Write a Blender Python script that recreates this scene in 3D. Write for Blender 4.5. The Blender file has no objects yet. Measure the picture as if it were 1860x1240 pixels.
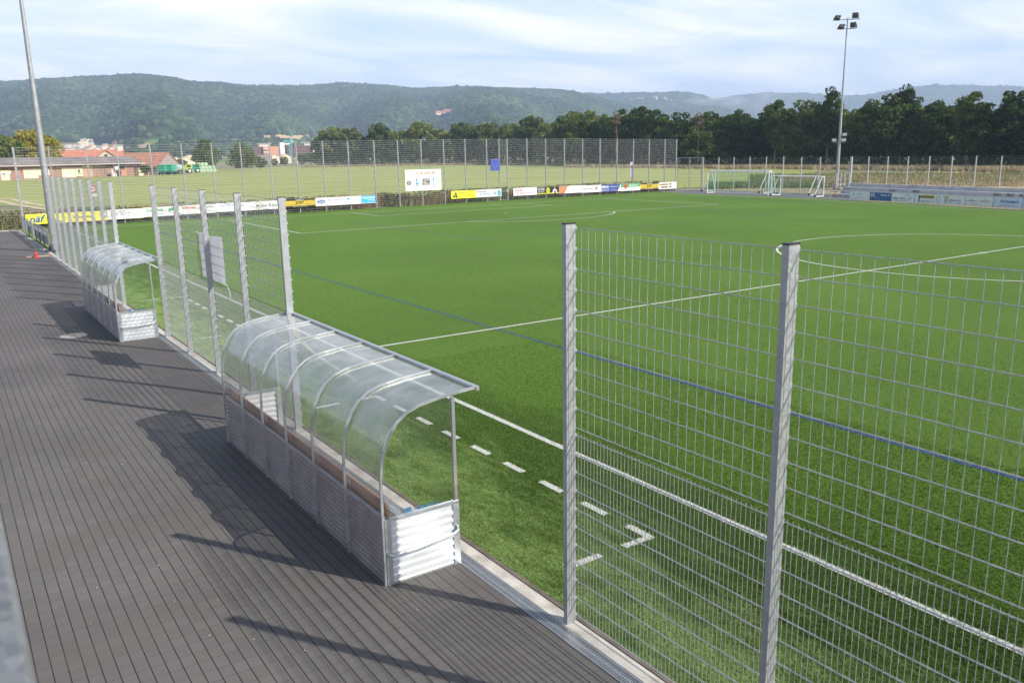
import bpy, math, random
import numpy as np
from mathutils import Vector, Matrix
random.seed(7); rng = np.random.default_rng(11)
S = bpy.context.scene; col = S.collection
R = math.radians
# ------------------------------------------------------------------ camera
CX, CY, CZ = -8.2063, -19.6017, 4.8552
cam = bpy.data.cameras.new('camera'); co = bpy.data.objects.new('camera', cam); col.objects.link(co); S.camera = co
cam.sensor_width = 36; cam.lens = 1514.567/1860*36; cam.clip_start = .05; cam.clip_end = 30000
rt = Vector((0.8242793227523934, -0.5659077562164173, -0.01766379169248862))
up = Vector((0.13799257763459946, 0.17054179666716107, 0.9756400689328495))
fw = Vector((0.5491098675134282, 0.8066374074165149, -0.21866514664149989))
M3 = Matrix((rt, up, -fw)).transposed(); co.matrix_world = Matrix.Translation((CX, CY, CZ)) @ M3.to_4x4()
cam.dof.use_dof = True; cam.dof.focus_distance = 15; cam.dof.aperture_fstop = 5.6
# ------------------------------------------------------------------ light
SUN_EL = R(37.0); sv = Vector((0.521, -0.853, 0)).normalized()
sd = Vector((sv.x*math.cos(SUN_EL), sv.y*math.cos(SUN_EL), math.sin(SUN_EL)))
sl = bpy.data.lights.new('sun', 'SUN'); sl.energy = 5.0; sl.angle = R(.55); sl.color = (1, .95, .87)
so = bpy.data.objects.new('sun', sl); col.objects.link(so); so.rotation_euler = (-sd).to_track_quat('-Z', 'Y').to_euler()
W = bpy.data.worlds.new("World"); S.world = W; W.use_nodes = True
S.view_settings.view_transform = 'Standard'; S.view_settings.look = 'None'; S.view_settings.exposure = .55; S.view_settings.gamma = 1
def world():
    t = W.node_tree; t.nodes.clear(); N = t.nodes.new; L = t.links.new
    out = N('ShaderNodeOutputWorld'); bg = N('ShaderNodeBackground'); bg.inputs[1].default_value = .1
    sky = N('ShaderNodeTexSky'); sky.sky_type = 'NISHITA'; sky.sun_disc = False
    sky.sun_elevation = SUN_EL; sky.sun_rotation = math.atan2(sv.x, sv.y); sky.air_density = 1.0; sky.dust_density = 1.2
    tc = N('ShaderNodeTexCoord'); sp = N('ShaderNodeSeparateXYZ'); L(tc.outputs['Generated'], sp.inputs[0])
    a = N('ShaderNodeMath'); a.operation = 'ADD'; a.inputs[1].default_value = .10; L(sp.outputs[2], a.inputs[0])
    mx = N('ShaderNodeMath'); mx.operation = 'MAXIMUM'; mx.inputs[1].default_value = .03; L(a.outputs[0], mx.inputs[0])
    dx = N('ShaderNodeMath'); dx.operation = 'DIVIDE'; L(sp.outputs[0], dx.inputs[0]); L(mx.outputs[0], dx.inputs[1])
    dy = N('ShaderNodeMath'); dy.operation = 'DIVIDE'; L(sp.outputs[1], dy.inputs[0]); L(mx.outputs[0], dy.inputs[1])
    cb = N('ShaderNodeCombineXYZ'); L(dx.outputs[0], cb.inputs[0]); L(dy.outputs[0], cb.inputs[1])
    mp = N('ShaderNodeMapping'); mp.inputs['Rotation'].default_value = (0, 0, R(35)); mp.inputs['Scale'].default_value = (.6, 1.0, 1); L(cb.outputs[0], mp.inputs[0])
    n1 = N('ShaderNodeTexNoise'); n1.inputs['Scale'].default_value = 1.1; n1.inputs['Detail'].default_value = 7; n1.inputs['Roughness'].default_value = .55; n1.inputs['Distortion'].default_value = .5
    L(mp.outputs[0], n1.inputs[0])
    cr = N('ShaderNodeValToRGB'); cr.color_ramp.elements[0].position = .36; cr.color_ramp.elements[1].position = .62
    cr.color_ramp.elements[0].color = (0, 0, 0, 1); cr.color_ramp.elements[1].color = (1, 1, 1, 1); L(n1.outputs[0], cr.inputs[0])
    mix = N('ShaderNodeMix'); mix.data_type = 'RGBA'; fe = N('ShaderNodeMapRange'); fe.inputs[1].default_value = .16; fe.inputs[2].default_value = .50; fe.inputs[3].default_value = 1; fe.inputs[4].default_value = .12; L(sp.outputs[2], fe.inputs[0])
    fm_ = N('ShaderNodeMath'); fm_.operation = 'MULTIPLY'; fl = N('ShaderNodeMapRange'); fl.inputs[3].default_value = .72; fl.inputs[4].default_value = .97; L(cr.outputs[0], fl.inputs[0]); L(fl.outputs[0], fm_.inputs[0]); L(fe.outputs[0], fm_.inputs[1]); L(fm_.outputs[0], mix.inputs[0]); L(sky.outputs[0], mix.inputs[6]); vl = N('ShaderNodeMix'); vl.data_type = 'RGBA'; L(cr.outputs[0], vl.inputs[0]); vl.inputs[6].default_value = (5.9, 7.4, 9.9, 1); vl.inputs[7].default_value = (9.6, 9.5, 9.7, 1); L(vl.outputs[2], mix.inputs[7])
    L(mix.outputs[2], bg.inputs[0]); L(bg.outputs[0], out.inputs[0])
world()
# ------------------------------------------------------------------ materials
def mk(name, base, rough=.6, metal=0., col2=None, scale=5., bump=0., bscale=60., stretch=(1, 1, 1), detail=5, lo=.35, hi=.65, spec=.5, coat=0):
    m = bpy.data.materials.new(name); m.use_nodes = True; t = m.node_tree; N = t.nodes.new; L = t.links.new
    b = t.nodes['Principled BSDF']; b.inputs['Roughness'].default_value = rough; b.inputs['Metallic'].default_value = metal
    b.inputs['Specular IOR Level'].default_value = spec
    tc = N('ShaderNodeTexCoord'); mp = N('ShaderNodeMapping'); mp.inputs['Scale'].default_value = stretch; L(tc.outputs['Object'], mp.inputs[0])
    if col2 is None: col2 = tuple(c*.8 for c in base)
    n = N('ShaderNodeTexNoise'); n.inputs['Scale'].default_value = scale; n.inputs['Detail'].default_value = detail; L(mp.outputs[0], n.inputs[0])
    r = N('ShaderNodeValToRGB'); r.color_ramp.elements[0].position = lo; r.color_ramp.elements[1].position = hi
    r.color_ramp.elements[0].color = (*base, 1); r.color_ramp.elements[1].color = (*col2, 1); L(n.outputs[0], r.inputs[0]); L(r.outputs[0], b.inputs['Base Color'])
    if bump:
        n2 = N('ShaderNodeTexNoise'); n2.inputs['Scale'].default_value = bscale; n2.inputs['Detail'].default_value = 3; L(mp.outputs[0], n2.inputs[0])
        bp = N('ShaderNodeBump'); bp.inputs['Strength'].default_value = bump; bp.inputs['Distance'].default_value = .02; L(n2.outputs[0], bp.inputs['Height']); L(bp.outputs[0], b.inputs['Normal'])
    return m
def galv(name, a=.42, b=.58, metal=.55, rough=.42, scale=38):
    m = bpy.data.materials.new(name); m.use_nodes = True; t = m.node_tree; N = t.nodes.new; L = t.links.new
    p = t.nodes['Principled BSDF']; p.inputs['Metallic'].default_value = metal; p.inputs['Roughness'].default_value = rough
    tc = N('ShaderNodeTexCoord'); v = N('ShaderNodeTexVoronoi'); v.inputs['Scale'].default_value = scale; L(tc.outputs['Object'], v.inputs[0])
    n = N('ShaderNodeTexNoise'); n.inputs['Scale'].default_value = 6; n.inputs['Detail'].default_value = 6; L(tc.outputs['Object'], n.inputs[0])
    sx = N('ShaderNodeSeparateColor'); L(v.outputs['Color'], sx.inputs[0])
    ad = N('ShaderNodeMath'); ad.operation = 'MULTIPLY_ADD'; ad.inputs[1].default_value = .55; L(sx.outputs[0], ad.inputs[0])
    ml = N('ShaderNodeMath'); ml.operation = 'MULTIPLY'; ml.inputs[1].default_value = .6; L(n.outputs[0], ml.inputs[0]); L(ml.outputs[0], ad.inputs[2])
    r = N('ShaderNodeValToRGB'); r.color_ramp.elements[0].position = .15; r.color_ramp.elements[1].position = .8
    r.color_ramp.elements[0].color = (a*.95, a, a*1.03, 1); r.color_ramp.elements[1].color = (b*.97, b, b*1.02, 1); L(ad.outputs[0], r.inputs[0]); L(r.outputs[0], p.inputs['Base Color'])
    rr = N('ShaderNodeMapRange'); rr.inputs[3].default_value = rough-.1; rr.inputs[4].default_value = rough+.14; L(ad.outputs[0], rr.inputs[0]); L(rr.outputs[0], p.inputs['Roughness'])
    return m
def leafmat(name, c1, c2, c3, tr=.3):
    m = bpy.data.materials.new(name); m.use_nodes = True; t = m.node_tree; t.nodes.clear(); N = t.nodes.new; L = t.links.new
    out = N('ShaderNodeOutputMaterial'); g = N('ShaderNodeNewGeometry'); r = N('ShaderNodeValToRGB')
    tc = N('ShaderNodeTexCoord'); n = N('ShaderNodeTexNoise'); n.inputs['Scale'].default_value = .35; n.inputs['Detail'].default_value = 3; L(tc.outputs['Object'], n.inputs[0])
    oi = N('ShaderNodeObjectInfo')
    a = N('ShaderNodeMath'); a.operation = 'MULTIPLY_ADD'; a.inputs[1].default_value = .45; L(g.outputs['Random Per Island'], a.inputs[0]); L(n.outputs[0], a.inputs[2])
    b2 = N('ShaderNodeMath'); b2.operation = 'MULTIPLY_ADD'; b2.inputs[1].default_value = .6; L(oi.outputs['Random'], b2.inputs[0]); L(a.outputs[0], b2.inputs[2])
    b3 = N('ShaderNodeMath'); b3.operation = 'SUBTRACT'; b3.inputs[1].default_value = .5; L(b2.outputs[0], b3.inputs[0])
    r.color_ramp.elements[0].position = .15; r.color_ramp.elements[1].position = .9; r.color_ramp.elements[0].color = (*c1, 1); r.color_ramp.elements[1].color = (*c3, 1)
    e = r.color_ramp.elements.new(.5); e.color = (*c2, 1); L(b3.outputs[0], r.inputs[0])
    d = N('ShaderNodeBsdfDiffuse'); L(r.outputs[0], d.inputs[0]); tl = N('ShaderNodeBsdfTranslucent'); L(r.outputs[0], tl.inputs[0])
    mx = N('ShaderNodeMixShader'); mx.inputs[0].default_value = tr; L(d.outputs[0], mx.inputs[1]); L(tl.outputs[0], mx.inputs[2]); L(mx.outputs[0], out.inputs[0])
    return m
def clearmat(name, trans=(.86, .88, .88), sky_milk=.08, rough=.06):
    m = bpy.data.materials.new(name); m.use_nodes = True; t = m.node_tree; t.nodes.clear(); N = t.nodes.new; L = t.links.new
    out = N('ShaderNodeOutputMaterial'); tr = N('ShaderNodeBsdfTransparent'); tr.inputs[0].default_value = (*trans, 1)
    df = N('ShaderNodeBsdfDiffuse'); df.inputs[0].default_value = (.80, .81, .86, 1); tl = N('ShaderNodeBsdfTranslucent'); tl.inputs[0].default_value = (.76, .77, .82, 1)
    m0 = N('ShaderNodeMixShader'); m0.inputs[0].default_value = .5; L(df.outputs[0], m0.inputs[1]); L(tl.outputs[0], m0.inputs[2])
    tc = N('ShaderNodeTexCoord'); n = N('ShaderNodeTexNoise'); n.inputs['Scale'].default_value = 2.2; n.inputs['Detail'].default_value = 6; L(tc.outputs['Object'], n.inputs[0])
    mr = N('ShaderNodeMapRange'); mr.inputs[1].default_value = .3; mr.inputs[2].default_value = .7; mr.inputs[3].default_value = sky_milk*.6; mr.inputs[4].default_value = sky_milk*1.5; L(n.outputs[0], mr.inputs[0])
    m1 = N('ShaderNodeMixShader'); sz = N('ShaderNodeSeparateXYZ'); L(tc.outputs['Object'], sz.inputs[0]); mz = N('ShaderNodeMapRange'); mz.inputs[1].default_value = 1.45; mz.inputs[2].default_value = 1.95; mz.inputs[3].default_value = .35; mz.inputs[4].default_value = 1.25; L(sz.outputs[2], mz.inputs[0]); mq = N('ShaderNodeMath'); mq.operation = 'MULTIPLY'; L(mz.outputs[0], mq.inputs[0]); L(mr.outputs[0], mq.inputs[1]); L(mq.outputs[0], m1.inputs[0]); L(tr.outputs[0], m1.inputs[1]); L(m0.outputs[0], m1.inputs[2])  # upper pane whitened in diffuse colour to imitate the bright sky it reflects
    gl = N('ShaderNodeBsdfGlossy'); gl.inputs['Roughness'].default_value = rough; lw_ = N('ShaderNodeLayerWeight'); lw_.inputs[0].default_value = .5; pw = N('ShaderNodeMath'); pw.operation = 'POWER'; pw.inputs[1].default_value = 4; L(lw_.outputs['Facing'], pw.inputs[0]); fr = N('ShaderNodeMath'); fr.operation = 'MULTIPLY_ADD'; fr.inputs[1].default_value = .75; fr.inputs[2].default_value = .10; L(pw.outputs[0], fr.inputs[0])
    bp = N('ShaderNodeBump'); bp.inputs['Strength'].default_value = .06; bp.inputs['Distance'].default_value = .02; L(n.outputs[0], bp.inputs['Height']); L(bp.outputs[0], gl.inputs['Normal'])
    m2 = N('ShaderNodeMixShader'); L(fr.outputs[0], m2.inputs[0]); L(m1.outputs[0], m2.inputs[1]); L(gl.outputs[0], m2.inputs[2]); L(m2.outputs[0], out.inputs[0])
    return m
PLAIN = {}
def pm(c, rough=.55):
    k = (tuple(round(x, 3) for x in c), rough)
    if k not in PLAIN: PLAIN[k] = mk('paint', c, rough, col2=tuple(x*.88 for x in c), scale=3)
    return PLAIN[k]
GALV = galv('galvanised_steel', .36, .44); GALVW = galv('galvanised_wire', .30, .42, .5, .5, 20); ALU = galv('bare_aluminium', .48, .60, .75, .34, 4)
GALVP = galv('mast_steel', .28, .38, .45, .5, 6); GALVF = galv('far_wire', .42, .52, .3, .5, 6)
DARK = pm((.02, .02, .022)); WHITE = pm((.78, .78, .76), .4)
# ------------------------------------------------------------------ helpers
def tag(o, label=None, cat=None, group=None, kind=None):
    if label: o['label'] = label
    if cat: o['category'] = cat
    if group: o['group'] = group
    if kind: o['kind'] = kind
    return o
def empty(name, loc, rz=0, label=None, cat=None, group=None):
    o = bpy.data.objects.new(name, None); o.empty_display_size = .2; col.objects.link(o); o.location = loc; o.rotation_euler = (0, 0, rz); return tag(o, label, cat, group)
class MB:
    def __init__(s): s.v = []; s.f = []; s.m = []; s.mats = []
    def mi(s, m):
        if m is None: return 0
        if m not in s.mats: s.mats.append(m)
        return s.mats.index(m)
    def add(s, vs, fs, m=None):
        b = len(s.v); s.v += [tuple(v) for v in vs]; k = s.mi(m)
        for f in fs: s.f.append([i+b for i in f]); s.m.append(k)
        return s
    def box(s, x0, x1, y0, y1, z0, z1, m=None):
        return s.add([(x0,y0,z0),(x1,y0,z0),(x1,y1,z0),(x0,y1,z0),(x0,y0,z1),(x1,y0,z1),(x1,y1,z1),(x0,y1,z1)], [(0,3,2,1),(4,5,6,7),(0,1,5,4),(1,2,6,5),(2,3,7,6),(3,0,4,7)], m)
    def rod(s, a, b, r, n=4, r2=None, m=None, caps=True):
        a = Vector(a); b = Vector(b); d = (b-a).normalized(); u = d.cross(Vector((0,0,1)))
        if u.length < 1e-4: u = Vector((1,0,0))
        u.normalize(); w = d.cross(u); r2 = r if r2 is None else r2; vs = []
        for c, q in ((a, r), (b, r2)):
            for i in range(n):
                t = 2*math.pi*(i+.5)/n; vs.append(c+u*math.cos(t)*q+w*math.sin(t)*q)
        fs = [(i, (i+1) % n, n+(i+1) % n, n+i) for i in range(n)]
        if caps: fs += [tuple(range(n-1, -1, -1)), tuple(range(n, 2*n))]
        return s.add(vs, fs, m)
    def path(s, pts, r, n=8, m=None):
        pts = [Vector(p) for p in pts]; vs = []; pu = None
        for i, p in enumerate(pts):
            d = (pts[min(i+1, len(pts)-1)]-pts[max(i-1, 0)]).normalized()
            u = d.cross(Vector((0,0,1))) if pu is None else pu-d*pu.dot(d)
            if u.length < 1e-4: u = Vector((1,0,0))-d*d.x
            u.normalize(); pu = u; w = d.cross(u)
            for k in range(n):
                t = 2*math.pi*(k+.5)/n; vs.append(p+u*math.cos(t)*r+w*math.sin(t)*r)
        fs = [(i*n+k, i*n+(k+1) % n, (i+1)*n+(k+1) % n, (i+1)*n+k) for i in range(len(pts)-1) for k in range(n)]
        fs += [tuple(range(n-1, -1, -1)), tuple(range((len(pts)-1)*n, len(pts)*n))]
        return s.add(vs, fs, m)
    def build(s, name, mat=None, parent=None, smooth=False, loc=None):
        me = bpy.data.meshes.new(name); me.from_pydata(s.v, [], s.f)
        for m in (s.mats or [mat]): me.materials.append(m)
        if s.mats: me.polygons.foreach_set('material_index', s.m)
        if smooth: me.polygons.foreach_set('use_smooth', [True]*len(me.polygons))
        me.update(); o = bpy.data.objects.new(name, me); col.objects.link(o)
        if parent: o.parent = parent
        if loc: o.location = loc
        return o
def bulk(name, V, F, mat, nv=4):
    me = bpy.data.meshes.new(name); me.vertices.add(len(V)); me.vertices.foreach_set('co', np.asarray(V, dtype=np.float32).ravel())
    F = np.asarray(F, dtype=np.int32); me.loops.add(F.size); me.loops.foreach_set('vertex_index', F.ravel())
    me.polygons.add(len(F)); me.polygons.foreach_set('loop_start', np.arange(0, F.size, nv, dtype=np.int32)); me.polygons.foreach_set('loop_total', np.full(len(F), nv, dtype=np.int32))
    me.materials.append(mat); me.update(calc_edges=True); return me
def mobj(name, me, parent=None, loc=None):
    o = bpy.data.objects.new(name, me); col.objects.link(o)
    if parent: o.parent = parent
    if loc: o.location = loc
    return o
def copy_tree(o, parent=None):
    c = o.copy(); col.objects.link(c)
    if parent: c.parent = parent
    for ch in [x for x in list(bpy.data.objects) if x.parent == o]: copy_tree(ch, c)
    return c
def pol(az, d): return CX+d*math.sin(R(az)), CY+d*math.cos(R(az))
ORD = 'first second third fourth fifth sixth seventh eighth ninth tenth eleventh twelfth thirteenth fourteenth fifteenth sixteenth seventeenth eighteenth nineteenth twentieth'.split()
def ordw(i):
    if i < 20: return ORD[i]
    T = ['twenty', 'thirty', 'forty', 'fifty', 'sixty']; n = i+1
    return (T[n//10-2]+'-'+ORD[n % 10-1]) if n % 10 else T[n//10-2].replace('y', 'ieth')
def strip(mb, pts, w, z=0., m=None):
    """flat band along a polyline"""
    P = [Vector((p[0], p[1], 0)) for p in pts]; vs = []
    for i, p in enumerate(P):
        d = (P[min(i+1, len(P)-1)]-P[max(i-1, 0)]).normalized(); n = Vector((-d.y, d.x, 0))*w/2
        vs += [(p.x+n.x, p.y+n.y, z), (p.x-n.x, p.y-n.y, z)]
    return mb.add(vs, [(2*i, 2*i+1, 2*i+3, 2*i+2) for i in range(len(P)-1)], m)
def sheet(name, pts, z, mat):
    mb = MB(); mb.add([(x, y, z) for x, y in pts], [tuple(range(len(pts)))]); o = mb.build(name, mat); return tag(o, kind='structure')
# ------------------------------------------------------------------ ground materials
def turfmat():
    m = bpy.data.materials.new('artificial_turf'); m.use_nodes = True; t = m.node_tree; N = t.nodes.new; L = t.links.new
    b = t.nodes['Principled BSDF']; b.inputs['Roughness'].default_value = .85; b.inputs['Specular IOR Level'].default_value = .08; b.inputs['Sheen Weight'].default_value = .15; b.inputs['Sheen Roughness'].default_value = .45; b.inputs['Sheen Tint'].default_value = (.55, .85, .28, 1)
    tc = N('ShaderNodeTexCoord'); P = tc.outputs['Object']
    def noise(sc, st=(1,1,1), det=4, rough=.5, dist=0):
        mp = N('ShaderNodeMapping'); mp.inputs['Scale'].default_value = st; L(P, mp.inputs[0]); n = N('ShaderNodeTexNoise'); n.inputs['Scale'].default_value = sc
        n.inputs['Detail'].default_value = det; n.inputs['Roughness'].default_value = rough; n.inputs['Distortion'].default_value = dist; L(mp.outputs[0], n.inputs[0]); return n.outputs[0]
    def mr(x, a, b_, c, d):
        r = N('ShaderNodeMapRange'); r.inputs[1].default_value = a; r.inputs[2].default_value = b_; r.inputs[3].default_value = c; r.inputs[4].default_value = d; L(x, r.inputs[0]); return r.outputs[0]
    def ma(op, x, y):
        q = N('ShaderNodeMath'); q.operation = op
        for i, v in enumerate((x, y)):
            if isinstance(v, (int, float)): q.inputs[i].default_value = v
            else: L(v, q.inputs[i])
        return q.outputs[0]
    def mixc(f, a, b_):
        q = N('ShaderNodeMix'); q.data_type = 'RGBA'; L(f, q.inputs[0])
        for i, v in ((6, a), (7, b_)):
            if isinstance(v, tuple): q.inputs[i].default_value = (*v, 1)
            else: L(v, q.inputs[i])
        return q.outputs[2]
    sp = N('ShaderNodeSeparateXYZ'); L(P, sp.inputs[0]); x = sp.outputs[0]
    # brushed pile: its lighter sheen near the kerb painted into the colour, in streaks
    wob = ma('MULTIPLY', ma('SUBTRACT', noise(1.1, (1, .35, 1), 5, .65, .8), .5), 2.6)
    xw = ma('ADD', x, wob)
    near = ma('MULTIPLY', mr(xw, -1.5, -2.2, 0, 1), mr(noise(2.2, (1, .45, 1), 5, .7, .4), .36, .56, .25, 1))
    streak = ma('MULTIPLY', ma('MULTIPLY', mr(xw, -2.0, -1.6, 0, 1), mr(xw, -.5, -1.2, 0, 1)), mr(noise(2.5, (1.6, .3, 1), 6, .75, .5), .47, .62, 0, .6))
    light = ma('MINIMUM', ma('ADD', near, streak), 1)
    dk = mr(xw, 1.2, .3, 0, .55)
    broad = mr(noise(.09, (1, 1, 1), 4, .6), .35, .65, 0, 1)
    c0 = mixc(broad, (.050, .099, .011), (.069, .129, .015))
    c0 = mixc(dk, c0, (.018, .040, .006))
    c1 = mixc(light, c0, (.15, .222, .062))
    grain = noise(95, (1, 1, 1), 3, .7); g2 = noise(14, (1, 1, 1), 4, .7)
    vr = ma('MULTIPLY', mr(grain, .3, .72, .45, 1.7), mr(g2, .3, .7, .82, 1.18))
    hs = N('ShaderNodeHueSaturation'); L(c1, hs.inputs['Color']); L(vr, hs.inputs['Value'])
    fleck = mr(noise(210, (1, 1, 1), 1), .70, .76, 0, .75)
    L(mixc(fleck, hs.outputs[0], (.30, .42, .14)), b.inputs['Base Color'])
    bp = N('ShaderNodeBump'); bp.inputs['Strength'].default_value = .9; bp.inputs['Distance'].default_value = .02; L(grain, bp.inputs['Height'])
    L(bp.outputs[0], b.inputs['Normal'])
    return m
def pavemat():
    m = bpy.data.materials.new('dark_concrete_pavers'); m.use_nodes = True; t = m.node_tree; N = t.nodes.new; L = t.links.new
    b = t.nodes['Principled BSDF']; b.inputs['Roughness'].default_value = .7; b.inputs['Specular IOR Level'].default_value = .35
    tc = N('ShaderNodeTexCoord'); mp = N('ShaderNodeMapping'); mp.inputs['Rotation'].default_value = (0, 0, R(90)); L(tc.outputs['Object'], mp.inputs[0])
    br = N('ShaderNodeTexBrick'); L(mp.outputs[0], br.inputs[0]); br.inputs['Scale'].default_value = 1; br.inputs['Brick Width'].default_value = .2; br.inputs['Row Height'].default_value = .1335
    br.inputs['Mortar Size'].default_value = .0032; br.inputs['Mortar Smooth'].default_value = .35; br.offset = .37; br.offset_frequency = 1
    br.inputs['Color1'].default_value = (.112, .102, .094, 1); br.inputs['Color2'].default_value = (.099, .091, .085, 1); br.inputs['Mortar'].default_value = (.05, .045, .042, 1)
    # the long joints are wider and darker: a second brick pattern with very long bricks
    b2 = N('ShaderNodeTexBrick'); L(mp.outputs[0], b2.inputs[0]); b2.inputs['Scale'].default_value = 1; b2.inputs['Brick Width'].default_value = 4000; b2.inputs['Row Height'].default_value = .1335
    b2.inputs['Mortar Size'].default_value = .0058; b2.inputs['Mortar Smooth'].default_value = .2; b2.offset = 0
    for k in ('Color1', 'Color2'): b2.inputs[k].default_value = (1, 1, 1, 1)
    b2.inputs['Mortar'].default_value = (.2, .2, .2, 1)
    n = N('ShaderNodeTexNoise'); n.inputs['Scale'].default_value = .35; n.inputs['Detail'].default_value = 6; n.inputs['Roughness'].default_value = .6; L(tc.outputs['Object'], n.inputs[0])
    n2 = N('ShaderNodeTexNoise'); n2.inputs['Scale'].default_value = 160; n2.inputs['Detail'].default_value = 3; L(tc.outputs['Object'], n2.inputs[0])
    q = N('ShaderNodeMix'); q.data_type = 'RGBA'; q.blend_type = 'MULTIPLY'; q.inputs[0].default_value = 1; L(br.outputs[0], q.inputs[6]); L(b2.outputs[0], q.inputs[7])
    r1 = N('ShaderNodeMapRange'); r1.inputs[1].default_value = .3; r1.inputs[2].default_value = .7; r1.inputs[3].default_value = .84; r1.inputs[4].default_value = 1.2; L(n.outputs[0], r1.inputs[0])
    r2 = N('ShaderNodeMapRange'); r2.inputs[1].default_value = .3; r2.inputs[2].default_value = .7; r2.inputs[3].default_value = .82; r2.inputs[4].default_value = 1.2; L(n2.outputs[0], r2.inputs[0])
    mm = N('ShaderNodeMath'); mm.operation = 'MULTIPLY'; L(r1.outputs[0], mm.inputs[0]); L(r2.outputs[0], mm.inputs[1])
    hs = N('ShaderNodeHueSaturation'); L(q.outputs[2], hs.inputs['Color']); L(mm.outputs[0], hs.inputs['Value'])
    br3 = N('ShaderNodeTexNoise'); br3.inputs['Scale'].default_value = .8; br3.inputs['Detail'].default_value = 4; L(tc.outputs['Object'], br3.inputs[0])
    r3 = N('ShaderNodeMapRange'); r3.inputs[1].default_value = .5; r3.inputs[2].default_value = .75; r3.inputs[3].default_value = 0; r3.inputs[4].default_value = .4; L(br3.outputs[0], r3.inputs[0])
    q2 = N('ShaderNodeMix'); q2.data_type = 'RGBA'; L(r3.outputs[0], q2.inputs[0]); L(hs.outputs[0], q2.inputs[6]); q2.inputs[7].default_value = (.105, .086, .068, 1)
    L(q2.outputs[2], b.inputs['Base Color'])
    bp = N('ShaderNodeBump'); bp.inputs['Strength'].default_value = .5; bp.inputs['Distance'].default_value = .006; L(b2.outputs['Fac'], bp.inputs['Height']); bp.invert = True
    bp2 = N('ShaderNodeBump'); bp2.inputs['Strength'].default_value = .35; bp2.inputs['Distance'].default_value = .004; L(n2.outputs[0], bp2.inputs['Height']); L(bp.outputs[0], bp2.inputs['Normal'])
    L(bp2.outputs[0], b.inputs['Normal']); return m
def fieldmat():
    m = bpy.data.materials.new('mown_meadow'); m.use_nodes = True; t = m.node_tree; N = t.nodes.new; L = t.links.new
    b = t.nodes['Principled BSDF']; b.inputs['Roughness'].default_value = .9; b.inputs['Specular IOR Level'].default_value = .1
    tc = N('ShaderNodeTexCoord'); mp = N('ShaderNodeMapping'); mp.inputs['Rotation'].default_value = (0, 0, R(36)); mp.inputs['Scale'].default_value = (.25, 2.2, 1); L(tc.outputs['Object'], mp.inputs[0])
    n = N('ShaderNodeTexNoise'); n.inputs['Scale'].default_value = .12; n.inputs['Detail'].default_value = 6; n.inputs['Roughness'].default_value = .65; L(mp.outputs[0], n.inputs[0])
    r = N('ShaderNodeValToRGB'); e = r.color_ramp.elements; e[0].position = .32; e[1].position = .68; e[0].color = (.19, .235, .07, 1); e[1].color = (.34, .34, .14, 1); q = e.new(.5); q.color = (.265, .29, .10, 1)
    L(n.outputs[0], r.inputs[0]); n2 = N('ShaderNodeTexNoise'); n2.inputs['Scale'].default_value = 3; n2.inputs['Detail'].default_value = 4; L(tc.outputs['Object'], n2.inputs[0])
    mr = N('ShaderNodeMapRange'); mr.inputs[1].default_value = .3; mr.inputs[2].default_value = .7; mr.inputs[3].default_value = .75; mr.inputs[4].default_value = 1.2; L(n2.outputs[0], mr.inputs[0])
    hs = N('ShaderNodeHueSaturation'); L(r.outputs[0], hs.inputs['Color']); L(mr.outputs[0], hs.inputs['Value']); L(hs.outputs[0], b.inputs['Base Color']); return m
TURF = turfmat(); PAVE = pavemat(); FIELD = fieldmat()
CONC = mk('pale_concrete', (.50, .47, .42), .85, col2=(.30, .27, .23), scale=3.5, bump=.4, bscale=80, lo=.42, hi=.72)
KERB = mk('brown_kerb', (.15, .12, .10), .9, col2=(.09, .075, .06), scale=4, bump=.3)
ROUGH = mk('rough_grassland', (.10, .13, .045), .95, col2=(.21, .17, .09), scale=.25, detail=8)
DRYG = mk('dry_soil_and_straw', (.33, .25, .14), .95, col2=(.22, .18, .09), scale=.3, detail=8, lo=.35, hi=.7)
# ------------------------------------------------------------------ setting: ground
def F(x): return 54+(x+2.9)*3.6/72.9                       # line of the far fence
UD = Vector((-.2, -.98, 0)).normalized(); VD = Vector((-UD.y, UD.x, 0)); VD = Vector((.98, -.2, 0)).normalized()
RZ = math.atan2(UD.y, UD.x)
def fr(u, v, o=(63.25, 33.2)): return (o[0]+UD.x*u+VD.x*v, o[1]+UD.y*u+VD.y*v)   # frame of the far touchline
g = MB(); g.add([(-9000, -3000, -.06), (11000, -3000, -.06), (11000, 11000, -.06), (-9000, 11000, -.06)], [(0, 1, 2, 3)]); tag(g.build('ground', ROUGH), kind='structure')
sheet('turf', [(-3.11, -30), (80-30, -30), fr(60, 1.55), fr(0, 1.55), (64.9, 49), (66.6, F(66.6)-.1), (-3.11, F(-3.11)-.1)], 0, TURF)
sheet('pavement', [(-3.51, -30), (-3.51, 52.1), (-60, 55.6), (-60, -30)], 0, PAVE)
sheet('field', [(-60, 66), (-4, 110), (2.5, 84), (5, 64), (30, 62.5), (69, 64.0), (84, 62), (150, 95), (230, 150), (290, 330), (190, 520), (60, 350), (30, 285), (-60, 262)], -.035, FIELD)
tag(sheet('asphalt', [fr(6, 1.6), fr(0, 1.6), (64.95, 49), (66.65, F(66.6)-.1), (72.9, 57.4), (72.9, 35), fr(0, 7)], -.004, mk('grey_asphalt', (.10, .10, .105), .85, col2=(.14, .135, .13), scale=2, bump=.3)))
sheet('bare_ground', [fr(-4, 8.1), fr(60, 8.1), fr(120, 70), (170, 52), (160, 75), (96, 52), (73.4, 57)], -.02, DRYG)
pth = MB()
for off in (0, 1.9): strip(pth, [(-10+off, 150), (-1+off, 118), (-.2+off, 100), (1.6+off, 84), (4.5+off, 68), (9, 61.0+off*.4), (20, 60.6+off*.4)], .8, -.012)
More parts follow.
